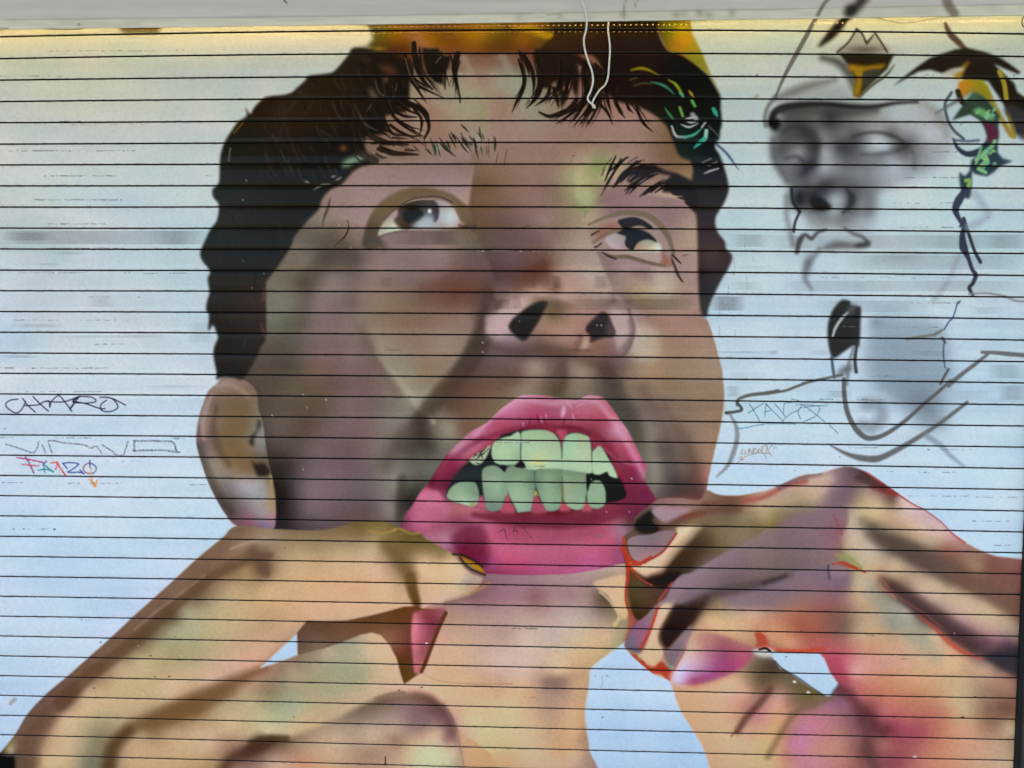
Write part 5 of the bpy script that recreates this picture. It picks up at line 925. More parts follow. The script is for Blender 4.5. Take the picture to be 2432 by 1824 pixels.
    fill(P('905 1120 1200 1090 1500 1150 1560 1400 1560 1659 900 1659', T31), '8093a2', 14, .68, lab=L); blob(880, 90, 70, 170, '5c6268', .4, t=T31); blob(780, 330, 110, 60, '7a8088', .3, t=T31)
    fill(P('940 -20 1560 -20 1480 60 1350 180 1200 220 1080 120', T32), '7d8b98', 16, .7, lab=L)
    blob(930, 1130, 60, 50, '6f7f90', .5, t=T31); blob(1100, 1400, 200, 220, '8090a0', .35, t=T31); blob(1380, 230, 150, 160, '6a7682', .7, t=T32); blob(1300, 120, 220, 60, '6f7c88', .5, t=T32); blob(1480, 330, 90, 80, '74828e', .4, t=T32)
    S(T32, 30, '7f8a94', '850 170 960 190 980 290 900 370 820 360', soft=16, alpha=.7, **K)
    # single pencil-like lines
    ln = '55565a'
    S(T22, [9, 9, 8, 7, 7], '62645f', '2300 60 2212 78 2060 95 1960 130 1945 180', soft=2, **K); S(T22, 7, '55565a', '1945 160 1985 220 1930 240 1850 250', soft=2, **K); blob(1865, 250, 25, 14, '4c4c50', .9, t=T22)
    S(T22, [5, 9, 11, 11, 8, 4], '82868c', '1885 265 1935 360 1945 470 1910 600 1860 710 1770 800', soft=3.5, alpha=.9, **K)
    S(T32, 6, '5f605c', '-20 75 130 62 250 20 380 -30', soft=2, **K); S(T31, 6, '62645f', '300 1655 450 1620 640 1580', soft=2, **K)
    S(T32, [10, 11, 12, 13, 12, 10, 9, 8, 7], '58595a', '655 -40 660 100 685 240 740 360 810 440 880 470 1000 440 1170 330 1350 170 1480 60 1580 -30', soft=2.5, alpha=.9, **K)
    S(T32, [3, 8, 14, 16, 13, 11, 9, 8], '5e5f60', '540 530 650 590 760 630 880 648 980 635 1150 550 1300 460 1470 350 1720 160', soft=3.5, alpha=.9, **K); S(T32, [14, 12, 10, 5], '8595a8', '1370 450 1480 520 1580 620 1690 710', soft=6, alpha=.8, **K)
    S(T31, 3.5, '4c5a8a', '1640 950 1600 1080 1565 1120 1520 1190', soft=1.2, **K); S(T31, 4, '5a6478', '1650 960 1660 940', '1520 1310 1515 1400 1530 1520', soft=1.4, **K)
    S(T31, 7, '7a7c78', '1500 1195 1440 1230 1330 1250 1200 1270', soft=2, **K); S(T31, 6, '5a565e', '1505 1260 1530 1300', '1560 1530 1520 1600 1490 1659', soft=2, **K)
    S(T31, [8, 9, 11, 10], '6c7072', '1850 1385 1950 1388 2080 1400 2240 1412', soft=2.5, **K); S(T31, [7, 9, 10, 11], '6a6e72', '1900 1400 1800 1480 1680 1570 1560 1670', soft=2.5, **K)
    S(T31, 5, '6f747c', '1440 1240 1455 1215', soft=2)

def paint_tags():
    clip_to()
    L = LAB['tag_a']
    S(T02, 2.8, '2a2048', '155 130 90 140 50 170 62 205 120 245 155 248 190 215 215 165 220 150', '195 125 240 185 305 243', '215 188 330 180 390 150 460 155 560 152 690 105', '285 108 345 170 418 235', '390 150 425 150 430 200 445 150 490 108 515 103 545 135 620 235', '690 105 640 165 602 215 620 200 655 150', '690 105 640 140 640 160 760 165 825 152 820 130 780 112 700 108 650 120 630 145', '640 150 740 170 860 210 908 212', '862 115 960 122 1085 182', '900 112 965 125 1010 170 1015 208 960 237 900 236 868 212 880 170 920 140', soft=.8, lab=L)
    L = LAB['tag_b']
    S(T02, 3.6, '5c5c6a', '50 520 180 560 290 600 320 560 335 500', '365 525 395 600', '450 595 430 540 415 490 470 490', '470 490 540 508 740 525 785 560 830 530 880 600', '880 525 985 590', '985 605 1030 618 1070 615', '1075 600 1105 500', soft=1, dry=.35, lab=L, sm=False)
    S(T02, 4.2, '565864', '1160 492 1300 490 1500 497 1530 590', '1160 492 1160 580', '1150 577 1280 572 1400 570 1550 590', soft=1, dry=.3, lab=L, sm=False)
    L = LAB['tag_c']
    k = dict(soft=1, lab=L, dry=.12)
    S(T02, 4, 'b0507c', '145 635 260 655 385 680', **k); S(T02, 4, '9a5080', '220 630 260 700 290 768', **k); S(T02, 3.5, 'c04a60', '190 695 335 708', **k)
    S(T02, 4, '4a4a90', '400 668 372 700', **k); S(T02, 3.6, '3a8a94', '375 690 385 762', '330 745 400 738 462 757', '390 705 460 760', **k)
    S(T02, 4, 'd86a6a', '440 682 495 682 480 738', **k); S(T02, 4.4, 'd84a55', '490 675 530 740 565 788', **k); S(T02, 3, '40489c', '540 685 600 678 690 685 640 730 572 768 690 760 725 775', '545 688 580 730', '690 742 725 775', soft=.9, lab=L, sm=False)
    S(T02, 3.4, '9a5a74', '775 680 735 700 720 735 745 768 785 772', **k); S(T02, 3.4, '50609c', '775 680 820 705 832 735 815 765 785 772', **k); S(T02, 3.4, '445a90', '775 662 778 720', **k); S(T02, 4, 'd0a878', '785 730 790 790', '790 800 795 850', **k); S(T02, 4, 'e09a58', '768 822 800 850 818 888 838 832', '810 850 830 885', **k)
    L = LAB['tag_d']
    k = dict(soft=.8, lab=L, dry=.1)
    c = '4a7f9a'
    S(T22, 2.2, c, '2050 170 2095 240 2140 322', '2182 163 2110 205 2040 252', '2195 170 2185 285', '2195 168 2230 210', '1940 385 2010 380 2100 360 2212 342', **k)
    S(T32, 2.1, c, '-10 185 60 250 130 322', '-30 240 20 230', '55 168 105 225 155 292', '205 160 150 165 135 200 135 260', '125 322 190 260 250 232 290 200', '290 190 262 235 270 280 282 302', '240 180 340 180 440 195 442 230 410 280 310 325', '290 172 350 215 420 270 460 300 492 330', '300 205 400 190 512 185', '0 345 120 343 240 347', '530 357 560 385', '570 390 602 425', '205 130 270 145', **k)
    L = LAB['tag_e']
    k = dict(soft=.7, lab=L, alpha=.85)
    c = '9a7f74'
    S(T22, 1.8, c, '1992 560 1985 592 1975 602 2012 610', '2012 572 2020 602 2040 598 2045 560', '2052 600 2056 560 2076 600 2086 553', '2096 555 2090 600 2122 582 2098 553', '2130 597 2137 560 2165 590', '2150 545 2200 532', '2170 548 2152 592 2200 602', '2205 535 2195 600', '1940 687 2000 640 2060 610 2150 597 2190 622 2195 650', '1985 630 1980 655 2006 650', '1965 640 1985 625', **k)
    S(T32, 1.8, c, '-10 540 0 570 20 605', '10 565 25 535 40 530', '-20 600 15 600 32 622', '46 543 50 558', '66 540 71 555', **k)

def dash(t, y, x0, x1, dens=.5, w=2.2, col='2c2836', slope=0.0):
    clip_to()
    x = x0
    while x < x1:
        ln = rng.exponential(22) + 4; gap = rng.exponential(26) * (1.25 - dens)
        if rng.random() < dens + .1:
            yy = y + rng.uniform(-2, 2) + slope * (x - x0)
            S(t, w * rng.uniform(.35, .85), col, '%f %f %f %f' % (x, yy, min(x + ln, x1), yy + rng.uniform(-1, 1)), soft=.6, alpha=rng.uniform(.25, .85))
        x += ln + gap

def perf(t, x0, x1, y0, y1, a=.5, seed=1):
    """perforated slat whose holes show dark where paint has not clogged them."""
    p = P('%f %f %f %f' % (x0, y0, x1, y1), t)
    (ax, ay), (bx, by) = p
    i0, i1 = int(max(0, ax * KS)), int(min(GW, bx * KS)); j0, j1 = int(max(0, ay * KS)), int(min(GH, by * KS))
    if i1 <= i0 or j1 <= j0:
        return
    X, Y = np.meshgrid((np.arange(i0, i1) + .5) / KS, (np.arange(j0, j1) + .5) / KS)
    q = max(1, int(round(2.4 * KS)))
    m = np.random.default_rng(seed + 500).random((X.shape[0] // q + 2, X.shape[1] // q + 2))
    m = np.repeat(np.repeat(m, q, 0), q, 1)[:X.shape[0], :X.shape[1]] ** 2 * 1.5
    g = np.random.default_rng(seed)
    k = g.random((3, max(2, int((bx - ax) / 60) + 2)))
    v = 0.45 + 0.5 * np.interp((X - ax) / 60, np.arange(k.shape[1]), k[0])
    ew = min(70.0, (bx - ax) / 3)
    edge = np.clip((X - ax) / ew, 0, 1) * np.clip((bx - X) / ew, 0, 1)
    aa = (0.44 * a * v * edge * (0.85 + 0.22 * m)).astype(np.float32)
    c = canvas[j0:j1, i0:i1]
    c += (np.array([.13, .13, .15], np.float32) - c) * np.clip(aa, 0, 1)[..., None]

def paint_wear():
    global clip_mask
    clip_mask = None
    # perforated slats
    for i, a in enumerate([(T01, -20, 1810, 338, 452, .62), (T01, 0, 500, 350, 420, .5), (T01, 450, 760, 518, 540, .5), (T01, 280, 520, 622, 636, .35), (T01, 740, 1000, 900, 996, .35), (T01, 60, 560, 1140, 1175, .45), (T01, 480, 1500, 1240, 1262, .4), (T01, 1600, 1880, 1130, 1300, .25), (T01, 0, 340, 1412, 1434, .4),
                           (T11, 1130, 1760, 340, 455, .45), (T11, 1060, 1190, 740, 825, .4), (T11, 2060, 2240, 930, 1015, .5), (T11, 1070, 1290, 1360, 1372, .5), (T11, 1500, 1760, 340, 455, .4),
                           (T21, 1850, 2260, 368, 475, .45), (T21, 340, 430, 725, 835, .6), (T21, 690, 850, 725, 835, .5), (T21, 150, 220, 780, 830, .35), (T21, 400, 1620, 925, 1022, .42), (T21, 900, 1620, 902, 1022, .3), (T21, 1700, 2020, 905, 1025, .85), (T21, -10, 90, 900, 1010, .4), (T21, 470, 740, 1355, 1386, .6), (T21, 1870, 2260, 640, 665, .3), (T21, 1860, 2180, 780, 845, .35), (T21, 1650, 2240, 1378, 1396, .4), (T21, 1840, 2240, 1560, 1660, .2),
                           (T31, -20, 2250, 376, 488, .42), (T31, 640, 2250, 552, 672, .36), (T31, 120, 2250, 770, 860, .36), (T31, 410, 1450, 940, 1040, .36), (T31, 1740, 2060, 1000, 1055, .35), (T31, -10, 100, 1368, 1404, .4), (T31, 330, 560, 1370, 1408, .3), (T31, 1150, 1720, 1375, 1416, .35), (T31, 1880, 2250, 1495, 1610, .4), (T31, 1880, 2250, 370, 490, .5),
                           (T32, 1980, 2250, 15, 140, .55), (T32, 1500, 2000, 60, 135, .25), (T32, 470, 740, 60, 120, .35), (T22, 1840, 1980, 20, 110, .55), (T02, 1200, 1830, 15, 32, .3)]):
        perf(*a, seed=20 + i)
    # barely visible holes elsewhere on the perforated slats
    for i in range(9):
        for t in (T01, T11, T21, T31):
            perf(t, -20, 2232, 335 + 181 * i + (12 if t[0] == 3 else 0), 450 + 181 * i + (12 if t[0] == 3 else 0), .10, seed=90 + i * 5 + t[0])
    # worn ridges: broken dark scratches
    for a in [(T00, 440, 410, 1340, .8, 1.6), (T00, 430, 1420, 1980, .4, 1.4), (T00, 658, 0, 700, .5, 1.6), (T00, 1078, 280, 1400, .45, 1.6), (T00, 1303, 80, 1200, .75), (T00, 1519, 380, 1000, .85, 2.6), (T00, 1519, 1780, 1830, .9), (T00, 875, 380, 900, .9, 2.6), (T00, 1050, 520, 700, .9, 2.4),
              (T01, 68, 300, 1050, .9, 2.6), (T01, 275, 410, 910, .85, 2.4), (T01, 486, 400, 1080, .8, 2), (T01, 698, 160, 740, .9, 2.2), (T01, 702, 1080, 1720, .6), (T01, 908, 540, 1340, .25, 2), (T01, 1108, 120, 1180, .5), (T01, 1316, 820, 1070, .9), (T01, 1520, 0, 120, .8, 2), (T01, 1522, 230, 950, .75, 2.6), (T01, 487, 1330, 1580, .4),
              (T02, 66, 230, 900, .5), (T02, 466, 480, 790, .9, 2.4), (T02, 468, 840, 900, .8), (T02, 462, 0, 120, .6), (T02, 473, 1500, 1600, .9, 2.4), (T02, 666, 930, 1230, .4, 1.8), (T02, 852, 20, 200, .6), (T02, 858, 590, 1050, .75, 2.2), (T02, 870, 1640, 1780, .6), (T12, 505, 2080, 2212, .8), (T22, 506, 0, 150, .9),
              (T31, 95, 1080, 1800, .55), (T31, 306, 1110, 1660, .5), (T31, 738, 460, 1200, .35, 1.5), (T31, 745, 1210, 1640, .4, 1.5), (T31, 958, 1170, 1660, .6, 1.7), (T31, 1168, 1200, 1500, .3, 1.5), (T31, 1590, 800, 1500, .3, 1.5), (T32, 132, 450, 560, .8), (T32, 135, 770, 1020, .7), (T32, 552, 700, 950, .95, 2.4), (T32, 566, 1380, 1760, .75, 2.3), (T32, 758, 970, 1090, .6), (T32, 764, 1220, 1620, .55), (T32, 968, 1200, 1740, .5, 2), (T32, 978, 1800, 2190, .7, 2.2), (T32, 1186, 1700, 2212, .5, 2), (T32, 1394, 1760, 2170, .4), (T30, 415, 150, 330, .5, 1.6), (T30, 425, 1600, 2040, .3, 1.4), (T30, 645, 1200, 2212, .4, 1.6), (T30, 1076, 1000, 1900, .4, 1.6), (T30, 1312, 1240, 1640, .6, 1.8), (T30, 1534, 1150, 1660, .8, 2.2),
              (T23, 454, 0, 220, .7), (T23, 656, 280, 390, .7), (T23, 658, 480, 590, .5), (T23, 1048, 110, 210, .8), (T03, 380, 700, 940, .5, 1.6), (T33, 716, 1030, 1280, .5, 1.6), (T33, 514, 840, 920, .7), (T20, 1075, 720, 900, .3, 1.4), (T22, 711, 160, 280, .7), (T21, 292, 0, 420, .35, 1.6), (T22, 910, 100, 280, .5, 1.5), (T02, 1254, 100, 500, .15)]:
        dash(*a)
    clip_to('ground_coat')
    fill(P('1045 215 1365 215 1355 282 1200 284 1075 280', T00), '5e4a22', 4, .9); fill(P('0 215 60 215 30 262 0 275', T00), '8a8a78', 4, .5)
    clip_to()
    # faint horizontal rubbing over dark paint and tiny chips
    for (t, x, y) in [(T01, 2098, 68), (T01, 2100, 595), (T01, 2176, 830), (T11, 68, 705), (T12, 405, 90), (T12, 442, 205), (T12, 140, 272), (T12, 605, 135), (T12, 408, 740), (T21, 63, 1117), (T21, 735, 1152), (T21, 772, 1152), (T11, 1958, 1302), (T11, 1958, 1382), (T11, 717, 288), (T11, 817, 483), (T00, 2130, 1560), (T20, 160, 858), (T01, 1842, 1435), (T03, 1193, 602), (T03, 1564, 690), (T22, 1105, 748), (T22, 1035, 818), (T22, 815, 1105), (T22, 1015, 1105), (T22, 685, 822), (T33, 1612, 496)]:
        h = rng.uniform(1, 6)
        S(t, 2.0, 'c4c8c8', '%f %f %f %f' % (x - h * .4, y - h, x + h * .5, y + h), soft=.7, alpha=rng.uniform(.4, .85))
    for (t, x0, x1, y) in [(T11, 1020, 1090, 505), (T11, 1910, 2212, 508), (T21, 0, 300, 512), (T21, 520, 760, 512), (T21, 1760, 1880, 518), (T20, 0, 160, 636), (T10, 1750, 2060, 640), (T31, 590, 790, 1163), (T20, 150, 175, 859), (T13, 1910, 1960, 596)]:
        dash(t, y, x0, x1, .6, 1.8, 'c8d0d4')
    for (t, x, y, w) in [(T00, 682, 210, 3), (T03, 870, 573, 3.5), (T03, 1300, 690, 3), (T03, 1460, 868, 4), (T03, 1340, 868, 3), (T03, 812, 968, 3), (T03, 1510, 527, 2.5), (T13, 1235, 988, 4), (T13, 1432, 962, 4), (T20, 530, 1345, 3), (T20, 515, 1387, 2.5), (T23, 783, 1222, 3), (T23, 720, 863, 2), (T23, 822, 863, 2.5), (T02, 43, 385, 3), (T02, 470, 1255, 5), (T02, 375, 1253, 3), (T02, 205, 1253, 3), (T02, 118, 1254, 3), (T33, 1682, 1222, 6), (T33, 1790, 1047, 5), (T33, 158, 698, 3), (T12, 250, 1418, 2.5), (T13, 328, 1222, 2.5), (T13, 1117, 1620, 3), (T30, 2125, 650, 3), (T31, 1905, 220, 2.5), (T32, 235, 747, 2), (T32, 620, 630, 2), (T20, 2118, 648, 4)]:
        S(t, w * .75, '2a2632', '%f %f %f %f' % (x - 5, y + 1, x + 5, y - 1), soft=.7, alpha=.75)
    for (x, y0, y1) in ((2010, 410, 480), (1920, 575, 720), (2028, 725, 890), (1868, 810, 890), (1790, 1000, 1060), (1788, 1150, 1250), (1925, 1195, 1250), (2080, 560, 600)):
        S(T21, 2.6, '7a8494', '%d %d %d %d %d %d' % (x, y0, x + 4, (y0 + y1) / 2, x - 2, y1), soft=1, alpha=.55, dry=.45)
    S(T13, 2.5, '3a3030', '1117 1560 1118 1632', soft=.8); S(T03, 9, '98928e', '90 1100 130 1065', soft=3, alpha=.7); S(T20, 8, '9a9a78', '2105 835 2125 825', soft=3, alpha=.7); S(T03, 4, '6a5a3c', '0 0 1 1', alpha=0)
    S(T23, 4, 'a8b0b0', '780 870 785 930 770 960', soft=2, alpha=.6)

def paint_board():
    # sketch lines that run on over the board above the shutter
    clip_to()
    S(T30, [7, 8], '6c6660', '545 -30 480 40 430 130', soft=3, alpha=.9)
    fill(P('910 -40 850 20 790 80 720 140 665 145 680 70 760 20 800 -40', T30), '2c2624', 5, .95)
    S(T30, 22, '6f6660', '1560 -40 1545 10 1570 60 1610 120', soft=7, alpha=.7)
    blob(720, 90, 50, 50, '1f1c1b', .8, t=T30)
    S(T10, 3, '4a4644', '232 -12 265 26', soft=1)
    for x, y, a in ((1420, 130, .3), (1490, 118, .2), (1620, 112, .35), (1700, 130, .25), (1900, 108, .3), (960, 120, .3), (60, 150, .15), (420, 140, .2)):
        blob(x, y, 34, 30, '6a6660', a, t=T20)
    S(T20, 3, '6f6c68', '985 -10 968 70 962 160', '1080 0 1062 60', soft=2, alpha=.5)
    blob(683, 211, 9, 9, '5a564e', .9, t=T00); S(T00, 3, '6a665c', '0 244 70 246', soft=1, alpha=.7); S(T20, 3, '8a8a7a', '300 128 420 122', soft=2, alpha=.5)

DESAT = 0.84
def paint_all():
    paint_ground(); paint_face(); paint_ear(); paint_eyes(); paint_hair(); paint_brows(); paint_neck(); paint_mouth(); paint_left_hand(); paint_right_hand()
    paint_sketch(); paint_tags(); paint_wear()
    clip_to()
    n = noise2(5, 5, 11) - .5
    global canvas
    canvas *= (1 + 0.03 * n)[..., None]
    r = np.random.default_rng(44)
    grain = np.repeat(np.repeat(r.normal(0, 1, (GH // 2 + 1, GW // 2 + 1)), 2, 0), 2, 1)[:GH, :GW]
    canvas *= (1 + 0.013 * grain)[..., None]          # overspray speckle
    # calmer hues in the skin: the spray fades vary more in tone than in colour
    for q, sg, am in ((('face',), 26, .65), (('hand_l', 'neck'), 34, .62), (('hand_r',), 18, .35), (('ear',), 14, .4)):
        w0 = np.isin(label, [LAB[z] for z in q]).astype(np.float32)
        gm = canvas.mean(-1, keepdims=True); ch = canvas - gm
        wb = np.maximum(blur(w0, sg), .04)
        sm = np.stack([blur(ch[..., c] * w0, sg) / wb for c in range(3)], -1)
        canvas = np.where(w0[..., None] > 0, gm + ch * (1 - am) + sm * am, canvas)
    # crisper light and dark planes in the figure
    fig = np.isin(label, [LAB[q] for q in ('face', 'ear', 'neck', 'hand_l', 'hand_r', 'nail', 'lips')]).astype(np.float32)[..., None]
    lo = np.stack([blur(canvas[..., c] * fig[..., 0], 45) for c in range(3)], -1) / np.maximum(blur(fig[..., 0], 45), .05)[..., None]
    canvas = canvas + fig * 0.35 * np.clip(canvas - lo, -.2, .2)
    fc = (label == LAB['face'])[..., None]
    canvas = np.where(fc, canvas * np.array([1.0, 0.97, 0.955]), canvas)
    canvas = np.where((label == LAB['teeth'])[..., None], canvas * np.array([1.01, 1.0, 0.955]), canvas)
    g = canvas.mean(-1, keepdims=True)
    k = np.where(np.isin(label, [LAB[q] for q in ('face', 'ear', 'neck', 'hand_l', 'hand_r', 'teeth', 'eyelid', 'eyelid2', 'nail', 'lips')]), DESAT, 1.0)[..., None]
    k = np.where(np.isin(label, [LAB['hand_r'], LAB['nail']])[..., None], k * 0.9, k)
    canvas = (g + (canvas - g) * k) * np.where(np.isin(label, [LAB[q] for q in ('neck', 'hand_l', 'hand_r')])[..., None], np.array([1.085, 1.025, 1.01]), 1.0)
    canvas = canvas.astype(np.float32)
def light_at(X, Y):
    # measured daylight and lamp light on the shutter, by distance below the board
    lip = np.interp(X, [0, 608, 1216, 1824, 2432], [69, 62.6, 54, 42, 36])
    s = Y - lip
    k = [6, 14, 24, 34, 44, 56, 70, 85, 100, 125, 150, 185, 230, 300, 380, 480, 600, 750, 900, 1050, 1200, 1350, 1500, 1620, 1740]
    v = np.array([[1.179,1.047,0.73 ], [1.047,0.802,0.449], [0.986,0.767,0.47 ], [0.947,0.751,0.474], [0.882,0.724,0.478], [0.813,0.694,0.483], [0.729,0.645,0.479], [0.685,0.633,0.491], [0.677,0.63 ,0.496], [0.661,0.626,0.506], [0.656,0.63 ,0.524], [0.656,0.641,0.545], [0.663,0.655,0.57 ], [0.686,0.691,0.622], [0.702,0.721,0.664], [0.724,0.753,0.716], [0.737,0.778,0.761], [0.741,0.792,0.798], [0.745,0.806,0.837], [0.746,0.817,0.868], [0.734,0.814,0.885], [0.717,0.804,0.899], [0.681,0.779,0.9  ], [0.643,0.746,0.884], [0.596,0.707,0.869]])
    return np.stack([np.interp(s, k, v[:, c]) for c in range(3)], -1).astype(np.float32)
# ---------------------------------------------------------------- helpers
def link(name, me, mat, parent=None):
    o = bpy.data.objects.new(name, me); sc.collection.objects.link(o)
    if mat is not None:
        me.materials.append(mat)
    if parent is not None:
        o.parent = parent
    return o

def tag(o, text=None, cat=None, group=None, kind=None):
    if text: o['label'] = text
    if cat: o['category'] = cat
    if group: o['group'] = group
    if kind: o['kind'] = kind
    return o

def empty(name, loc=(0, 0, 0)):
    o = bpy.data.objects.new(name, None); sc.collection.objects.link(o); o.location = loc
    o.empty_display_size = 0.1
    return o

def mesh_np(name, verts, quads, smooth_=True):
    me = bpy.data.meshes.new(name)
    nv, nf = len(verts), len(quads)
    me.vertices.add(nv); me.vertices.foreach_set('co', np.ascontiguousarray(verts, np.float32).ravel())
    me.loops.add(nf * 4); me.loops.foreach_set('vertex_index', np.ascontiguousarray(quads, np.int32).ravel())
    me.polygons.add(nf)
    me.polygons.foreach_set('loop_start', np.arange(0, nf * 4, 4, dtype=np.int32))
    me.polygons.foreach_set('loop_total', np.full(nf, 4, np.int32))
    me.polygons.foreach_set('use_smooth', np.full(nf, smooth_, bool))
    me.update(calc_edges=True)
    return me

def box_me(name, x0, x1, y0, y1, z0, z1, bevel=0.0):
    import bmesh
    bm = bmesh.new(); bmesh.ops.create_cube(bm, size=1)
    for v in bm.verts:
        v.co = Vector(((x0 + x1) / 2 + v.co.x * (x1 - x0), (y0 + y1) / 2 + v.co.y * (y1 - y0), (z0 + z1) / 2 + v.co.z * (z1 - z0)))
    if bevel:
        bmesh.ops.bevel(bm, geom=bm.edges[:], offset=bevel, segments=2, affect='EDGES', profile=.7)
    me = bpy.data.meshes.new(name); bm.to_mesh(me); bm.free()
    return me

def tube_me(name, pts, rad, nseg=10):
    """round cable along points."""
    pts = np.asarray(pts, float); n = len(pts)
    tg = np.gradient(pts, axis=0); tg /= np.linalg.norm(tg, axis=1)[:, None] + 1e-12
    ref = np.array([0, 1.0, 0]); vs = []
    for i in range(n):
        a = np.cross(tg[i], ref); a /= np.linalg.norm(a) + 1e-12
        b = np.cross(tg[i], a)
        r = rad if np.ndim(rad) == 0 else rad[i]
        for k in range(nseg):
            t = 2 * math.pi * k / nseg
            vs.append(pts[i] + r * (math.cos(t) * a + math.sin(t) * b))
    q = []
    for i in range(n - 1):
        for k in range(nseg):
            q.append((i * nseg + k, i * nseg + (k + 1) % nseg, (i + 1) * nseg + (k + 1) % nseg, (i + 1) * nseg + k))
    me = mesh_np(name, np.array(vs), np.array(q))
    return me

def noise_mat(name, base, rough=0.5, amp=0.15, scale=6.0, bump=0.0, metallic=0.0, detail=6):
    mt = bpy.data.materials.new(name); mt.use_nodes = True
    n = mt.node_tree.nodes; l = mt.node_tree.links; p = n['Principled BSDF']
    tc = n.new('ShaderNodeTexCoord'); nz = n.new('ShaderNodeTexNoise'); nz.inputs['Scale'].default_value = scale; nz.inputs['Detail'].default_value = detail
    l.new(tc.outputs['Object'], nz.inputs['Vector'])
    rp = n.new('ShaderNodeValToRGB')
    rp.color_ramp.elements[0].position = 0.3; rp.color_ramp.elements[1].position = 0.7
    rp.color_ramp.elements[0].color = tuple(c * (1 - amp) for c in base) + (1,)
    rp.color_ramp.elements[1].color = tuple(min(1, c * (1 + amp)) for c in base) + (1,)
    l.new(nz.outputs['Fac'], rp.inputs[0]); l.new(rp.outputs[0], p.inputs['Base Color'])
    p.inputs['Roughness'].default_value = rough; p.inputs['Metallic'].default_value = metallic
    if bump:
        b = n.new('ShaderNodeBump'); b.inputs['Strength'].default_value = bump; b.inputs['Distance'].default_value = 0.01
        l.new(nz.outputs['Fac'], b.inputs['Height']); l.new(b.outputs[0], p.inputs['Normal'])
    return mt

# ---------------------------------------------------------------- slat lines measured on the photograph
LX = [0, 608, 1216, 1824, 2432]
LY = np.array([
 [87.1,139.4,190.2,241.3,291.4,342.2,391.7,441.4,491.7,541.5,591.2,641.5,690.5,739.9,789.1,838.1,886.7,935.6,984.0,1032.9,1081.0,1129.1,1177.2,1225.3,1273.7,1321.3,1368.8,1416.1,1463.4,1510.4,1557.7,1604.7,1651.4,1698.7,1745.1,1791.8],
 [76.1,130,183.6,235.6,288.1,339.5,390,441.1,491.2,542,592.1,642.4,691.6,741.9,791.3,841.4,890.3,940,989.5,1037.9,1087.1,1136.6,1184.7,1233,1281.7,1330.3,1378.4,1426.3,1473.8,1522.5,1570.3,1618.1,1665.7,1713.2,1760.5,1807.8],
 [70.9,126.4,180.6,233.6,286.4,338.1,389.5,441.1,491.2,542,592.9,643.7,694.3,745.2,795.7,845.5,895.8,945.5,995.3,1045.3,1093.7,1144.3,1192.9,1242.7,1291.9,1340.8,1389.4,1438.1,1486.7,1535.1,1583.8,1632.4,1680,1728.1,1777,1825],
 [72.8,127.8,182,235,287.8,339.5,390.6,443.1,494.5,545.3,597,647.6,699.3,750.1,800.4,851.8,901.8,953.2,1003.5,1053.6,1102.5,1153.1,1202.5,1252.3,1301.8,1351.8,1401.5,1450.5,1499.9,1548.9,1597.5,1647,1695.1,1743.2,1792.7,1842],
 [80.5,134.1,186.9,239.1,290.8,342.7,395.2,447.5,498.9,550.6,602.2,654.4,705.6,757.8,807.8,859,909.5,961.5,1011.8,1062.1,1113.2,1162.9,1213.8,1263.8,1313.3,1363.3,1412.3,1462,1511.5,1559,1610.4,1658.8,1708.8,1757.5,1806.7,1856]])
_px = np.linspace(0, 2432, 49)
XL, XR = on_plane(-150, 900, 0)[0], on_plane(2422, 1500, 0)[0]
NX = int(2432 / GRID * (XR - XL) / (on_plane(2432, 900, 0)[0] - on_plane(0, 900, 0)[0]))
GX = np.linspace(XL, XR, NX)
LINE = {}
for i in range(36):
    co = np.polyfit(np.array(LX) / 1216 - 1, LY[:, i], 4)
    pp = np.array([on_plane(x, np.polyval(co, x / 1216 - 1), 0) for x in _px])
    zz = np.interp(GX, pp[:, 0], pp[:, 2])
    LINE[i] = zz
for i in range(-1, -4, -1):
    LINE[i] = LINE[i + 1] + SLAT + 0.3 * (LINE[0] - LINE[0].mean()) * 0
LINE[36] = LINE[35] - SLAT; 
Z_BOT = float(LINE[36].min())

# ---------------------------------------------------------------- the shutter mesh
paint_all()
board_paint = None
alb_canvas = None
SHEEN = 0.016                  # gloss of the paint, not part of its colour
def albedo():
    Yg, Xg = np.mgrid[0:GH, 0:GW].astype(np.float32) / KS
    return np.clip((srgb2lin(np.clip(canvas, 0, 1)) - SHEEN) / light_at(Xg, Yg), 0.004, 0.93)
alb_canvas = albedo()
def sample(img, px, py):
    fx = np.clip(px * KS - .5, 0, GW - 1.001); fy = np.clip(py * KS - .5, 0, GH - 1.001)
    ix = fx.astype(int); iy = fy.astype(int); ux = (fx - ix)[..., None]; uy = (fy - iy)[..., None]
    return ((img[iy, ix] * (1 - ux) + img[iy, ix + 1] * ux) * (1 - uy) + (img[iy + 1, ix] * (1 - ux) + img[iy + 1, ix + 1] * ux) * uy)

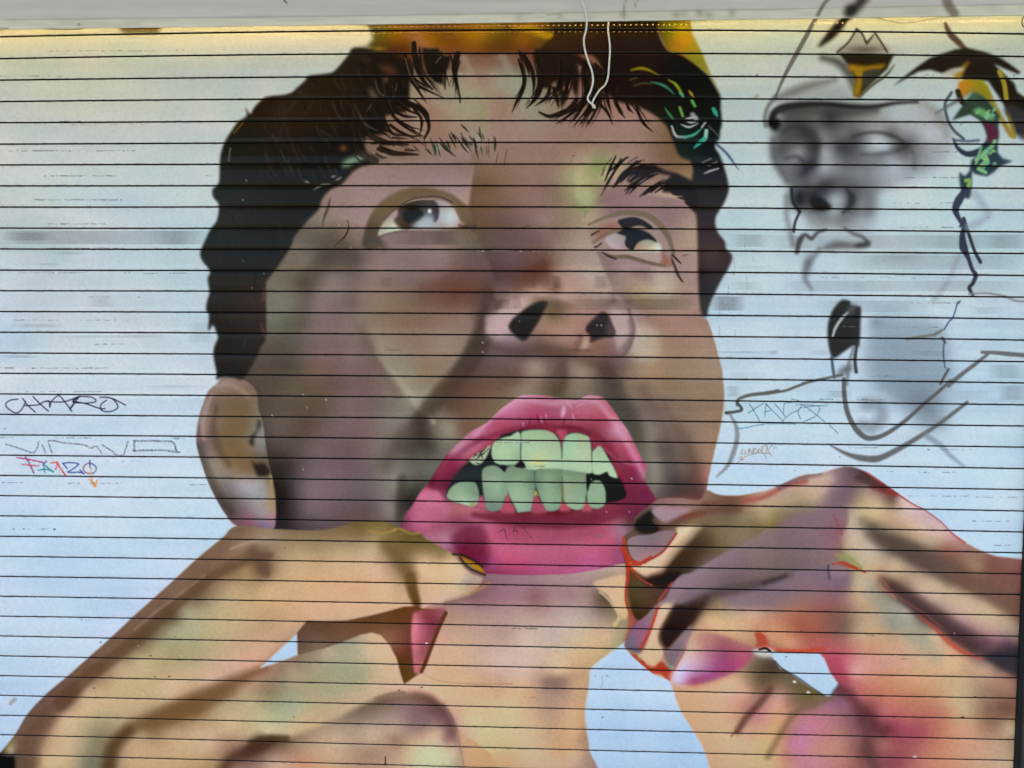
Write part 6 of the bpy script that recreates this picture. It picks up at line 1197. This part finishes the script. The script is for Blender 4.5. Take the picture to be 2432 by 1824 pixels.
rows_z, rows_y, rows_gap, rows_e = [], [], [], []
TILT = np.random.default_rng(21).normal(0, 0.0007, 40)      # no two slats hang quite alike
TILT[:5] *= 0.3
for i in range(-2, 37):
    zt, zb = LINE[i - 1], LINE[i]
    n = int(round(49 / GRID))
    g = (2.6 - 1.4 * np.clip(i / 36, 0, 1)) / 50 / 2 * SLAT          # half width of the joint
    h = zt - zb
    # joint (recessed), lip, gently domed face, lip
    prof = [(-g, 0.011, 1), (-g - .0004, 0.0012, 1), (-g - 0.0016, 0.0, 0)]
    for z, y, k in prof:
        rows_z.append(zt + z); rows_y.append(y); rows_gap.append(k); rows_e.append(0.0)
    for k in range(1, n):
        v = k / n
        rows_z.append((zt - g - .0016) * (1 - v) + (zb + g + .0016) * v)
        rows_y.append(-0.0013 * (1 - (2 * v - 1) ** 4) + TILT[i + 2] * (v - 0.5)); rows_gap.append(0); rows_e.append(min(v, 1 - v) * SLAT)
    for z, y, k in [(g + .0016, 0.0, 0), (g + .0004, 0.0012, 1), (g, 0.011, 1)]:
        rows_z.append(zb + z); rows_y.append(y); rows_gap.append(k); rows_e.append(0.0)
RZ = np.array(rows_z); RY = np.array(rows_y); RG = np.array(rows_gap); RE = np.array(rows_e)
NR = len(RZ)
VX = np.broadcast_to(GX, (NR, NX)); VY = np.broadcast_to(RY[:, None], (NR, NX)); VZ = RZ
px, py = project(VX, VY, VZ)
# under the board the paint simply continues upwards
BL = np.interp(np.clip(px, 0, 2432), [0, 608, 1216, 1824, 2432], [69, 62.6, 54, 42, 36]) 
pyc = np.maximum(py, BL + 3)
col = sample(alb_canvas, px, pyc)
lab_v = label[np.clip((pyc * KS).astype(int), 0, GH - 1), np.clip((px * KS).astype(int), 0, GW - 1)]
# worn, grimy slat edges
ej = np.exp(-np.abs(np.arange(NR)[:, None] * 0.0 + RE[:, None]) / 0.0022)
en = np.random.default_rng(77); ncol = NX // 6 + 2
wn = en.random((NR // 4 + 2, ncol)); wn2 = en.random((len(LINE) + 4, NX // 40 + 2))
wx = np.arange(NX) / 6; ix_ = wx.astype(int); fx_ = wx - ix_
wl_ = wn[:, ix_] * (1 - fx_) + wn[:, np.minimum(ix_ + 1, ncol - 1)] * fx_
ed = ej * np.clip(wl_[np.arange(NR) // 4] * 1.5 - .85, 0, 1) * 0.6
col = col * (1 - ed[..., None]) + ed[..., None] * np.array([0.03, 0.028, 0.03])
# grime in the joints
gr = np.clip(RG, 0, 1)[:, None, None]
col = col * (1 - gr) + gr * np.array([0.010, 0.009, 0.010])
verts = np.stack([VX, VY, VZ], -1).reshape(-1, 3)
cols = col.reshape(-1, 3)
r_i, c_i = np.mgrid[0:NR - 1, 0:NX - 1]
a = (r_i * NX + c_i)
quads = np.stack([a, a + NX, a + NX + 1, a + 1], -1).reshape(-1, 4)
lab_f = lab_v[1:, :-1].reshape(-1)

shutter_mat = bpy.data.materials.new('painted_slats'); shutter_mat.use_nodes = True
n = shutter_mat.node_tree.nodes; l = shutter_mat.node_tree.links; p = n['Principled BSDF']
at = n.new('ShaderNodeAttribute'); at.attribute_name = 'paint'
l.new(at.outputs['Color'], p.inputs['Base Color'])
tc = n.new('ShaderNodeTexCoord'); nz = n.new('ShaderNodeTexNoise'); nz.inputs['Scale'].default_value = 9; nz.inputs['Detail'].default_value = 5
l.new(tc.outputs['Object'], nz.inputs['Vector'])
mr = n.new('ShaderNodeMapRange'); mr.inputs['To Min'].default_value = 0.30; mr.inputs['To Max'].default_value = 0.5
l.new(nz.outputs['Fac'], mr.inputs['Value']); l.new(mr.outputs[0], p.inputs['Roughness'])
p.inputs['Specular IOR Level'].default_value = 0.04
mr2 = n.new('ShaderNodeMapRange'); sx = n.new('ShaderNodeSeparateXYZ')      # sheltered top slats keep more of their gloss
mr2.inputs['From Min'].default_value = float(LINE[2].mean()); mr2.inputs['From Max'].default_value = float(LINE[0].mean()); mr2.inputs['To Min'].default_value = 0.16; mr2.inputs['To Max'].default_value = 0.7
l.new(tc.outputs['Object'], sx.inputs[0]); l.new(sx.outputs['Z'], mr2.inputs['Value']); l.new(mr2.outputs[0], p.inputs['Coat Weight'])
p.inputs['Coat Roughness'].default_value = 0.05; p.inputs['Coat IOR'].default_value = 1.45
mp = n.new('ShaderNodeMapping'); mp.inputs['Scale'].default_value = (3, 30, 90)
n2 = n.new('ShaderNodeTexNoise'); n2.inputs['Scale'].default_value = 3; n2.inputs['Detail'].default_value = 4
l.new(tc.outputs['Object'], mp.inputs['Vector']); l.new(mp.outputs[0], n2.inputs['Vector'])
bp = n.new('ShaderNodeBump'); bp.inputs['Strength'].default_value = 0.12; bp.inputs['Distance'].default_value = 0.002
l.new(n2.outputs['Fac'], bp.inputs['Height']); l.new(bp.outputs[0], p.inputs['Normal'])

def sub_mesh(name, mask):
    q = quads[mask]
    u, inv = np.unique(q, return_inverse=True)
    me = mesh_np(name, verts[u], inv.reshape(-1, 4))
    at_ = me.attributes.new('paint', 'FLOAT_COLOR', 'POINT')
    c4 = np.ones((len(u), 4), np.float32); c4[:, :3] = cols[u]
    at_.data.foreach_set('color', c4.ravel())
    return me

shutter = tag(empty('roller_shutter', (0, 0, 0)), 'closed metal roller shutter with a large mural of a man pulling his mouth open', 'roller shutter')
def part(name, labs, parent, text=None):
    mk = np.isin(lab_f, [LAB[x] for x in labs])
    if not mk.any():
        return None
    o = link(name, sub_mesh(name, mk), shutter_mat, parent)
    if text: o['label'] = text
    return o
part('slat_curtain', ['ground_coat', 'lead'], shutter, 'pale bluish white painted slats around the mural')
face = part('painted_face', ['face'], shutter, 'painted face of a dark haired man looking up')
part('hair', ['hair'], face, 'black painted hair with teal and ochre strands')
part('ear', ['ear'], face)
part('eye', ['eye', ], face, 'painted eye under a brown lid on the left of the nose'); part('eye', ['eye2'], face, 'painted eye with black lashes on the right of the nose')
part('eyelid', ['eyelid'], face); part('eyelid', ['eyelid2'], face)
part('eyebrow', ['eyebrow'], face, 'thin broken eyebrow of single strokes'); part('eyebrow', ['eyebrow2'], face, 'dense black eyebrow')
part('nostril', ['nostril'], face); part('nostril', ['nostril2'], face)
part('lips', ['lips'], face, 'wide open pink lips'); part('teeth', ['teeth'], face, 'pale green teeth')
part('painted_neck', ['neck'], shutter)
part('painted_hand', ['hand_l'], shutter, 'painted hand in tan and green pulling the lip on the left')
hand = part('painted_hand', ['hand_r'], shutter, 'painted hand in pink and mauve with red outlines on the right')
part('fingernail', ['nail'], hand)
sk = part('painted_sketch', ['sketch'], shutter, 'grey airbrushed sketch of a face in a cap')
part('painted_leaf', ['leaf'], sk, 'dark leaves with ochre and green strokes')
part('graffiti_tag', ['tag_a'], shutter, 'dark violet marker tag'); part('graffiti_tag', ['tag_b'], shutter, 'grey crayon tag of zigzags and a box')
part('graffiti_tag', ['tag_c'], shutter, 'small multicoloured tag'); part('graffiti_tag', ['tag_d'], shutter, 'blue scratched tag'); part('graffiti_tag', ['tag_e'], shutter, 'tiny brown scribbled tag')
# bottom bar of the shutter
bar_mat = noise_mat('bar_metal', (0.12, 0.12, 0.13), 0.45, 0.2, 8)
link('bottom_bar', box_me('bottom_bar', XL, XR, -0.006, 0.02, 0.004, Z_BOT - 0.002, 0.002), bar_mat, shutter)

# ---------------------------------------------------------------- board over the shutter
YB = -0.075
def z_on(ptsxy, yw):
    q = np.array([on_plane(x, y, yw) for x, y in ptsxy]); return np.polyfit(q[:, 0], q[:, 2], 2)
zl_lo = z_on([(0, 67), (304, 64.5), (608, 62), (1216, 53), (1824, 41.5), (2432, 36)], YB - .006)
zl_hi = z_on([(0, 46), (608, 42.5), (1216, 32), (1824, 20), (2432, 11)], YB - .006)
NB = 700
bx = np.linspace(XL - 0.25, XR + 0.25, NB)
zlo, zhi = np.polyval(zl_lo, bx), np.polyval(zl_hi, bx)
ztop = np.full(NB, 2.95)
brow = []
nb = 26
for k in range(40):
    v = k / 39; brow.append((ztop * (1 - v) + (zhi + .004) * v, YB))
brow += [(zhi + 0.0015, YB - .0015), (zhi - .0005, YB - .005), (zhi - .003, YB - .006)]
for k in range(1, 8):
    v = k / 8; brow.append(((zhi - .003) * (1 - v) + (zlo + .002) * v, YB - .006))
brow += [(zlo + .0008, YB - .0055), (zlo, YB - .0035), (zlo, YB + .001), (zlo + .004, YB + .001)]
bZ = np.array([b[0] for b in brow]); bY = np.array([np.full(NB, b[1]) for b in brow]); bX = np.broadcast_to(bx, bZ.shape)
bnx, bny = project(bX, bY, bZ)
canvas[:] = 0; label[:] = 0
canvas[:] = lin2srgb(np.array([0.73, 0.745, 0.87]))
bn = noise2(220, 14, 31) - .5; bn2 = noise2(40, 8, 32) - .5
canvas *= (1 + .05 * bn + .03 * bn2)[..., None]
# the folded lip is painted a little lighter
lip = np.interp(np.arange(GW) / KS, [0, 608, 1216, 1824, 2432], [46, 42.5, 32, 20, 11])
below = (np.arange(GH)[:, None] / KS > lip[None] - 1)
canvas[below] = lin2srgb(np.array([0.77, 0.82, 0.84])) * (1 + .05 * bn[below] + .08 * bn2[below])[:, None]
paint_board()
bcol = sample(np.clip(srgb2lin(canvas), .01, .9), bnx, np.maximum(bny, 0))
far = np.clip(-bny / 40, 0, 1)[..., None]
bcol = np.where((bny < 0)[..., None], bcol * (1 - far) + far * np.array([0.73, 0.745, 0.87]), bcol)
verts_b = np.stack([bX, bY, bZ], -1).reshape(-1, 3)
r_i, c_i = np.mgrid[0:len(brow) - 1, 0:NB - 1]; a = r_i * NB + c_i
qb = np.stack([a, a + NB, a + NB + 1, a + 1], -1).reshape(-1, 4)
fas = tag(empty('fascia_board', (0, YB, 2.6)), 'pale grey painted metal board with a folded lip above the shutter', 'fascia board')
bm_mat = shutter_mat.copy(); bm_mat.name = 'board_paint'
for lk in list(bm_mat.node_tree.links):
    if lk.to_socket.name == 'Coat Weight':
        bm_mat.node_tree.links.remove(lk)
bm_mat.node_tree.nodes['Principled BSDF'].inputs['Coat Weight'].default_value = 0.1
bm_mat.node_tree.nodes['Principled BSDF'].inputs['Specular IOR Level'].default_value = 0.3
def sub_b(name, mask):
    q = qb[mask]; u, inv = np.unique(q, return_inverse=True)
    me = mesh_np(name, verts_b[u] - np.array([0, YB, 2.6]), inv.reshape(-1, 4))
    at_ = me.attributes.new('paint', 'FLOAT_COLOR', 'POINT'); c4 = np.ones((len(u), 4), np.float32); c4[:, :3] = bcol.reshape(-1, 3)[u]
    at_.data.foreach_set('color', c4.ravel()); return me
is_lip = (r_i >= 41).reshape(-1)
link('board_panel', sub_b('board_panel', ~is_lip), bm_mat, fas); link('board_lip', sub_b('board_lip', is_lip), bm_mat, fas)

# ---------------------------------------------------------------- light strip hidden behind the lip
led = tag(empty('light_strip', (0, 0, 0)), 'warm yellow light strip tucked behind the board, shining down the top slats', 'light strip')
tape_mat = noise_mat('tape', (0.6, 0.55, 0.4), 0.4, .1, 30)
em = bpy.data.materials.new('lit_diode'); em.use_nodes = True
pe = em.node_tree.nodes['Principled BSDF']; pe.inputs['Emission Color'].default_value = (1.0, 0.64, 0.22, 1); pe.inputs['Emission Strength'].default_value = LED_E
pe.inputs['Base Color'].default_value = (.8, .7, .4, 1)
LY_, LH = -0.058, 0.040
zled = lambda x: np.polyval(zl_lo, x) + LH
tv, tq, lv, lq = [], [], [], []
xs_l = np.arange(XL + .05, XR - .02, 0.0195)
for k, x in enumerate(xs_l):
    z = zled(x); b = len(lv); w, hh = 0.0017, 0.0024
    # each diode is a small block that faces down and towards the shutter
    dn = np.array([0, 0.64, -0.77]); up_ = np.array([0, 0.77, 0.64]); c = np.array([x, LY_, z])
    for s in (0, 1):
        for (u1, u2) in ((-1, -1), (1, -1), (1, 1), (-1, 1)):
            lv.append(c + np.array([1, 0, 0]) * u1 * w + up_ * u2 * hh + dn * (0.0016 * s))
    for f in ((0, 1, 5, 4), (1, 2, 6, 5), (2, 3, 7, 6), (3, 0, 4, 7), (4, 5, 6, 7)):
        lq.append([b + i for i in f])
link('diode', mesh_np('diode', np.array(lv), np.array(lq), False), em, led)['kind'] = 'stuff'
tx = np.linspace(XL + .03, XR - .01, 60)
tv = []
for x in tx:
    z = zled(x); c = np.array([x, LY_, z]); up_ = np.array([0, 0.77, 0.64]); dn = np.array([0, 0.64, -0.77])
    tv += [c - up_ * .005 - dn * .0002, c + up_ * .005 - dn * .0002, c + up_ * .005 - dn * .0012, c - up_ * .005 - dn * .0012]
tq = []
for i in range(len(tx) - 1):
    for k in range(4):
        tq.append((i * 4 + k, i * 4 + (k + 1) % 4, i * 4 + 4 + (k + 1) % 4, i * 4 + 4 + k))
link('tape', mesh_np('tape', np.array(tv), np.array(tq), False), tape_mat, led)

# ---------------------------------------------------------------- white cable hanging over the board
def tile_path(s, t, ys, n=8):
    pts = smooth(P(s, t), False, n); yy = np.interp(np.linspace(0, 1, len(pts)), np.linspace(0, 1, len(ys)), ys)
    return np.array([on_plane(x, y, w) for (x, y), w in zip(pts, yy)])
cab_mat = noise_mat('cable_sheath', (0.80, 0.86, 0.92), 0.35, 0.06, 40)
cable = tag(empty('hanging_cable', tuple(on_plane(1410, 255, -.03))), 'thin white cable hanging in a loose loop over the painted hair below the board', 'cable')
c0 = np.array(cable.location)
p1 = tile_path('575 -120 600 -20 632 90 646 180 640 260 621 340 630 430 660 530 692 620 700 700 682 780 655 840 662 872 692 902 704 932', (2, 0), [-.09, -.09, -.088, -.06, -.03, -.02, -.02, -.02, -.02, -.02])
p2 = tile_path('716 936 712 915 694 890 722 830 760 775 802 735 826 680 836 600 846 430 840 340 830 260 835 175 838 120', (2, 0), [-.024, -.03, -.03, -.028, -.025, -.025, -.03, -.034, -.036, -.036])
link('wire', tube_me('wire', p1 - c0, 0.0034), cab_mat, cable); link('wire', tube_me('wire', p2 - c0, 0.0031), cab_mat, cable)
for o_, end in ((p1, -1), (p2, 0)):
    pass
# loose loops under the lip
loop_mat = noise_mat('loose_wire', (0.85, 0.78, 0.52), 0.35, .1, 40)
lp = tag(empty('loose_wire', tuple(on_plane(2150, 50, -.045))), 'thin sagging wire lit yellow under the board lip at the right', 'wire')
q = tile_path('860 120 900 142 960 152 1040 176 1150 194 1300 182 1450 152 1600 138 1690 128 1740 110', (3, 0), [-.05, -.045, -.045, -.05])
link('wire', tube_me('wire', q - np.array(lp.location), 0.0038), loop_mat, lp)
lp2 = tag(empty('loose_wire', tuple(on_plane(2430, 45, -.05))), 'short dark wire loop below the board at the far right edge', 'wire')
q = tile_path('2230 130 2205 150 2194 185 2198 215 2215 236 2240 240', (3, 0), [-.05, -.05])
link('wire', tube_me('wire', q - np.array(lp2.location), 0.0016), noise_mat('dark_wire', (.05, .04, .03), .4, .1, 40), lp2)
lp3 = tag(empty('loose_wire', tuple(on_plane(1610, 45, -.05))), 'short dark wire arc under the board lip above the ochre hair', 'wire')
q = tile_path('1370 150 1395 166 1440 178 1480 176 1515 164 1530 148', (2, 0), [-.06, -.06])
link('wire', tube_me('wire', q - np.array(lp3.location), 0.0012), bpy.data.materials['dark_wire'], lp3)
lp4 = tag(empty('sealing_strip', tuple(on_plane(140, 66, -.07))), 'dark edge of a sealing strip sagging from the board lip at the left', 'sealing strip')
q = tile_path('270 236 330 243 440 252 580 256 680 252 740 240', (0, 0), [-.072, -.072])
link('strip_edge', tube_me('strip_edge', q - np.array(lp4.location), 0.0013), noise_mat('strip_rubber', (.16, .13, .09), .6, .1, 40), lp4)

# ---------------------------------------------------------------- guide rail, walls, ground
rail_mat = noise_mat('rail_metal', (0.085, 0.085, 0.09), 0.4, 0.25, 7, metallic=0.4)
dark_mat = noise_mat('rail_slot', (0.012, 0.012, 0.014), 0.8, 0.1, 7)
rail = tag(empty('guide_rail', (XR, 0, 0)), 'dark grey metal guide rail at the right edge of the shutter', 'guide rail')
RX = 0.006
zt_r = float(np.polyval(zl_lo, XR)) - .004
link('channel', box_me('channel', RX, 0.085, -0.034, 0.03, 0, zt_r, 0.003), rail_mat, rail)
link('gap_shade', box_me('gap_shade', -0.004, RX - .001, -0.016, 0.012, 0, zt_r), dark_mat, rail)  # near-black strip standing in for the shade of the gap beside the rail
rail2 = tag(empty('guide_rail', (XL, 0, 0)), 'dark grey metal guide rail at the left edge of the shutter', 'guide rail')
link('channel', box_me('channel', -0.085, -RX, -0.034, 0.03, 0, zt_r, 0.003), rail_mat, rail2)
plaster = noise_mat('plaster', (0.42, 0.40, 0.38), 0.85, 0.18, 3, bump=.4)
wl = link('wall', box_me('wall', XL - 6, XL - .088, -0.03, 0.3, 0.0, 3.4), plaster); tag(wl, 'grey plaster wall beside the shutter on the left', 'wall')
wr = link('wall', box_me('wall', XR + .088, XR + 6, -0.03, 0.3, 0.0, 3.4), plaster); tag(wr, 'grey plaster wall beside the guide rail on the right', 'wall')
wt = link('wall', box_me('wall', XL - .087, XR + .087, 0.04, 0.3, 2.70, 3.4), plaster); tag(wt, 'grey plaster wall above the board', 'wall')
bs = link('wall', box_me('wall', XL - .087, XR + .087, 0.25, 0.3, 0.0, 2.699), plaster); tag(bs, 'plaster wall behind the closed shutter', 'wall')
can = link('unseen_canopy', box_me('unseen_canopy', XL - 3, XR + 3, -SHADE_DEPTH, -0.031, 2.96, 3.10, 0.01), noise_mat('unseen_canopy_paint', (0.5, 0.49, 0.47), 0.7, .1, 3)); tag(can, 'unseen concrete slab added above to shade the shutter', 'unseen_canopy')  # unseen slab added overhead, its depth shaped to keep sky light off the top slats
gm = bpy.data.meshes.new('pavement'); gm.from_pydata([(-300, -300, 0), (300, -300, 0), (300, 300, 0), (-300, 300, 0)], [], [(0, 1, 2, 3)])
gnd = link('pavement', gm, noise_mat('pavement_concrete', (0.21, 0.195, 0.14), 0.9, 0.2, 1.3, bump=.2)); gnd['kind'] = 'structure'
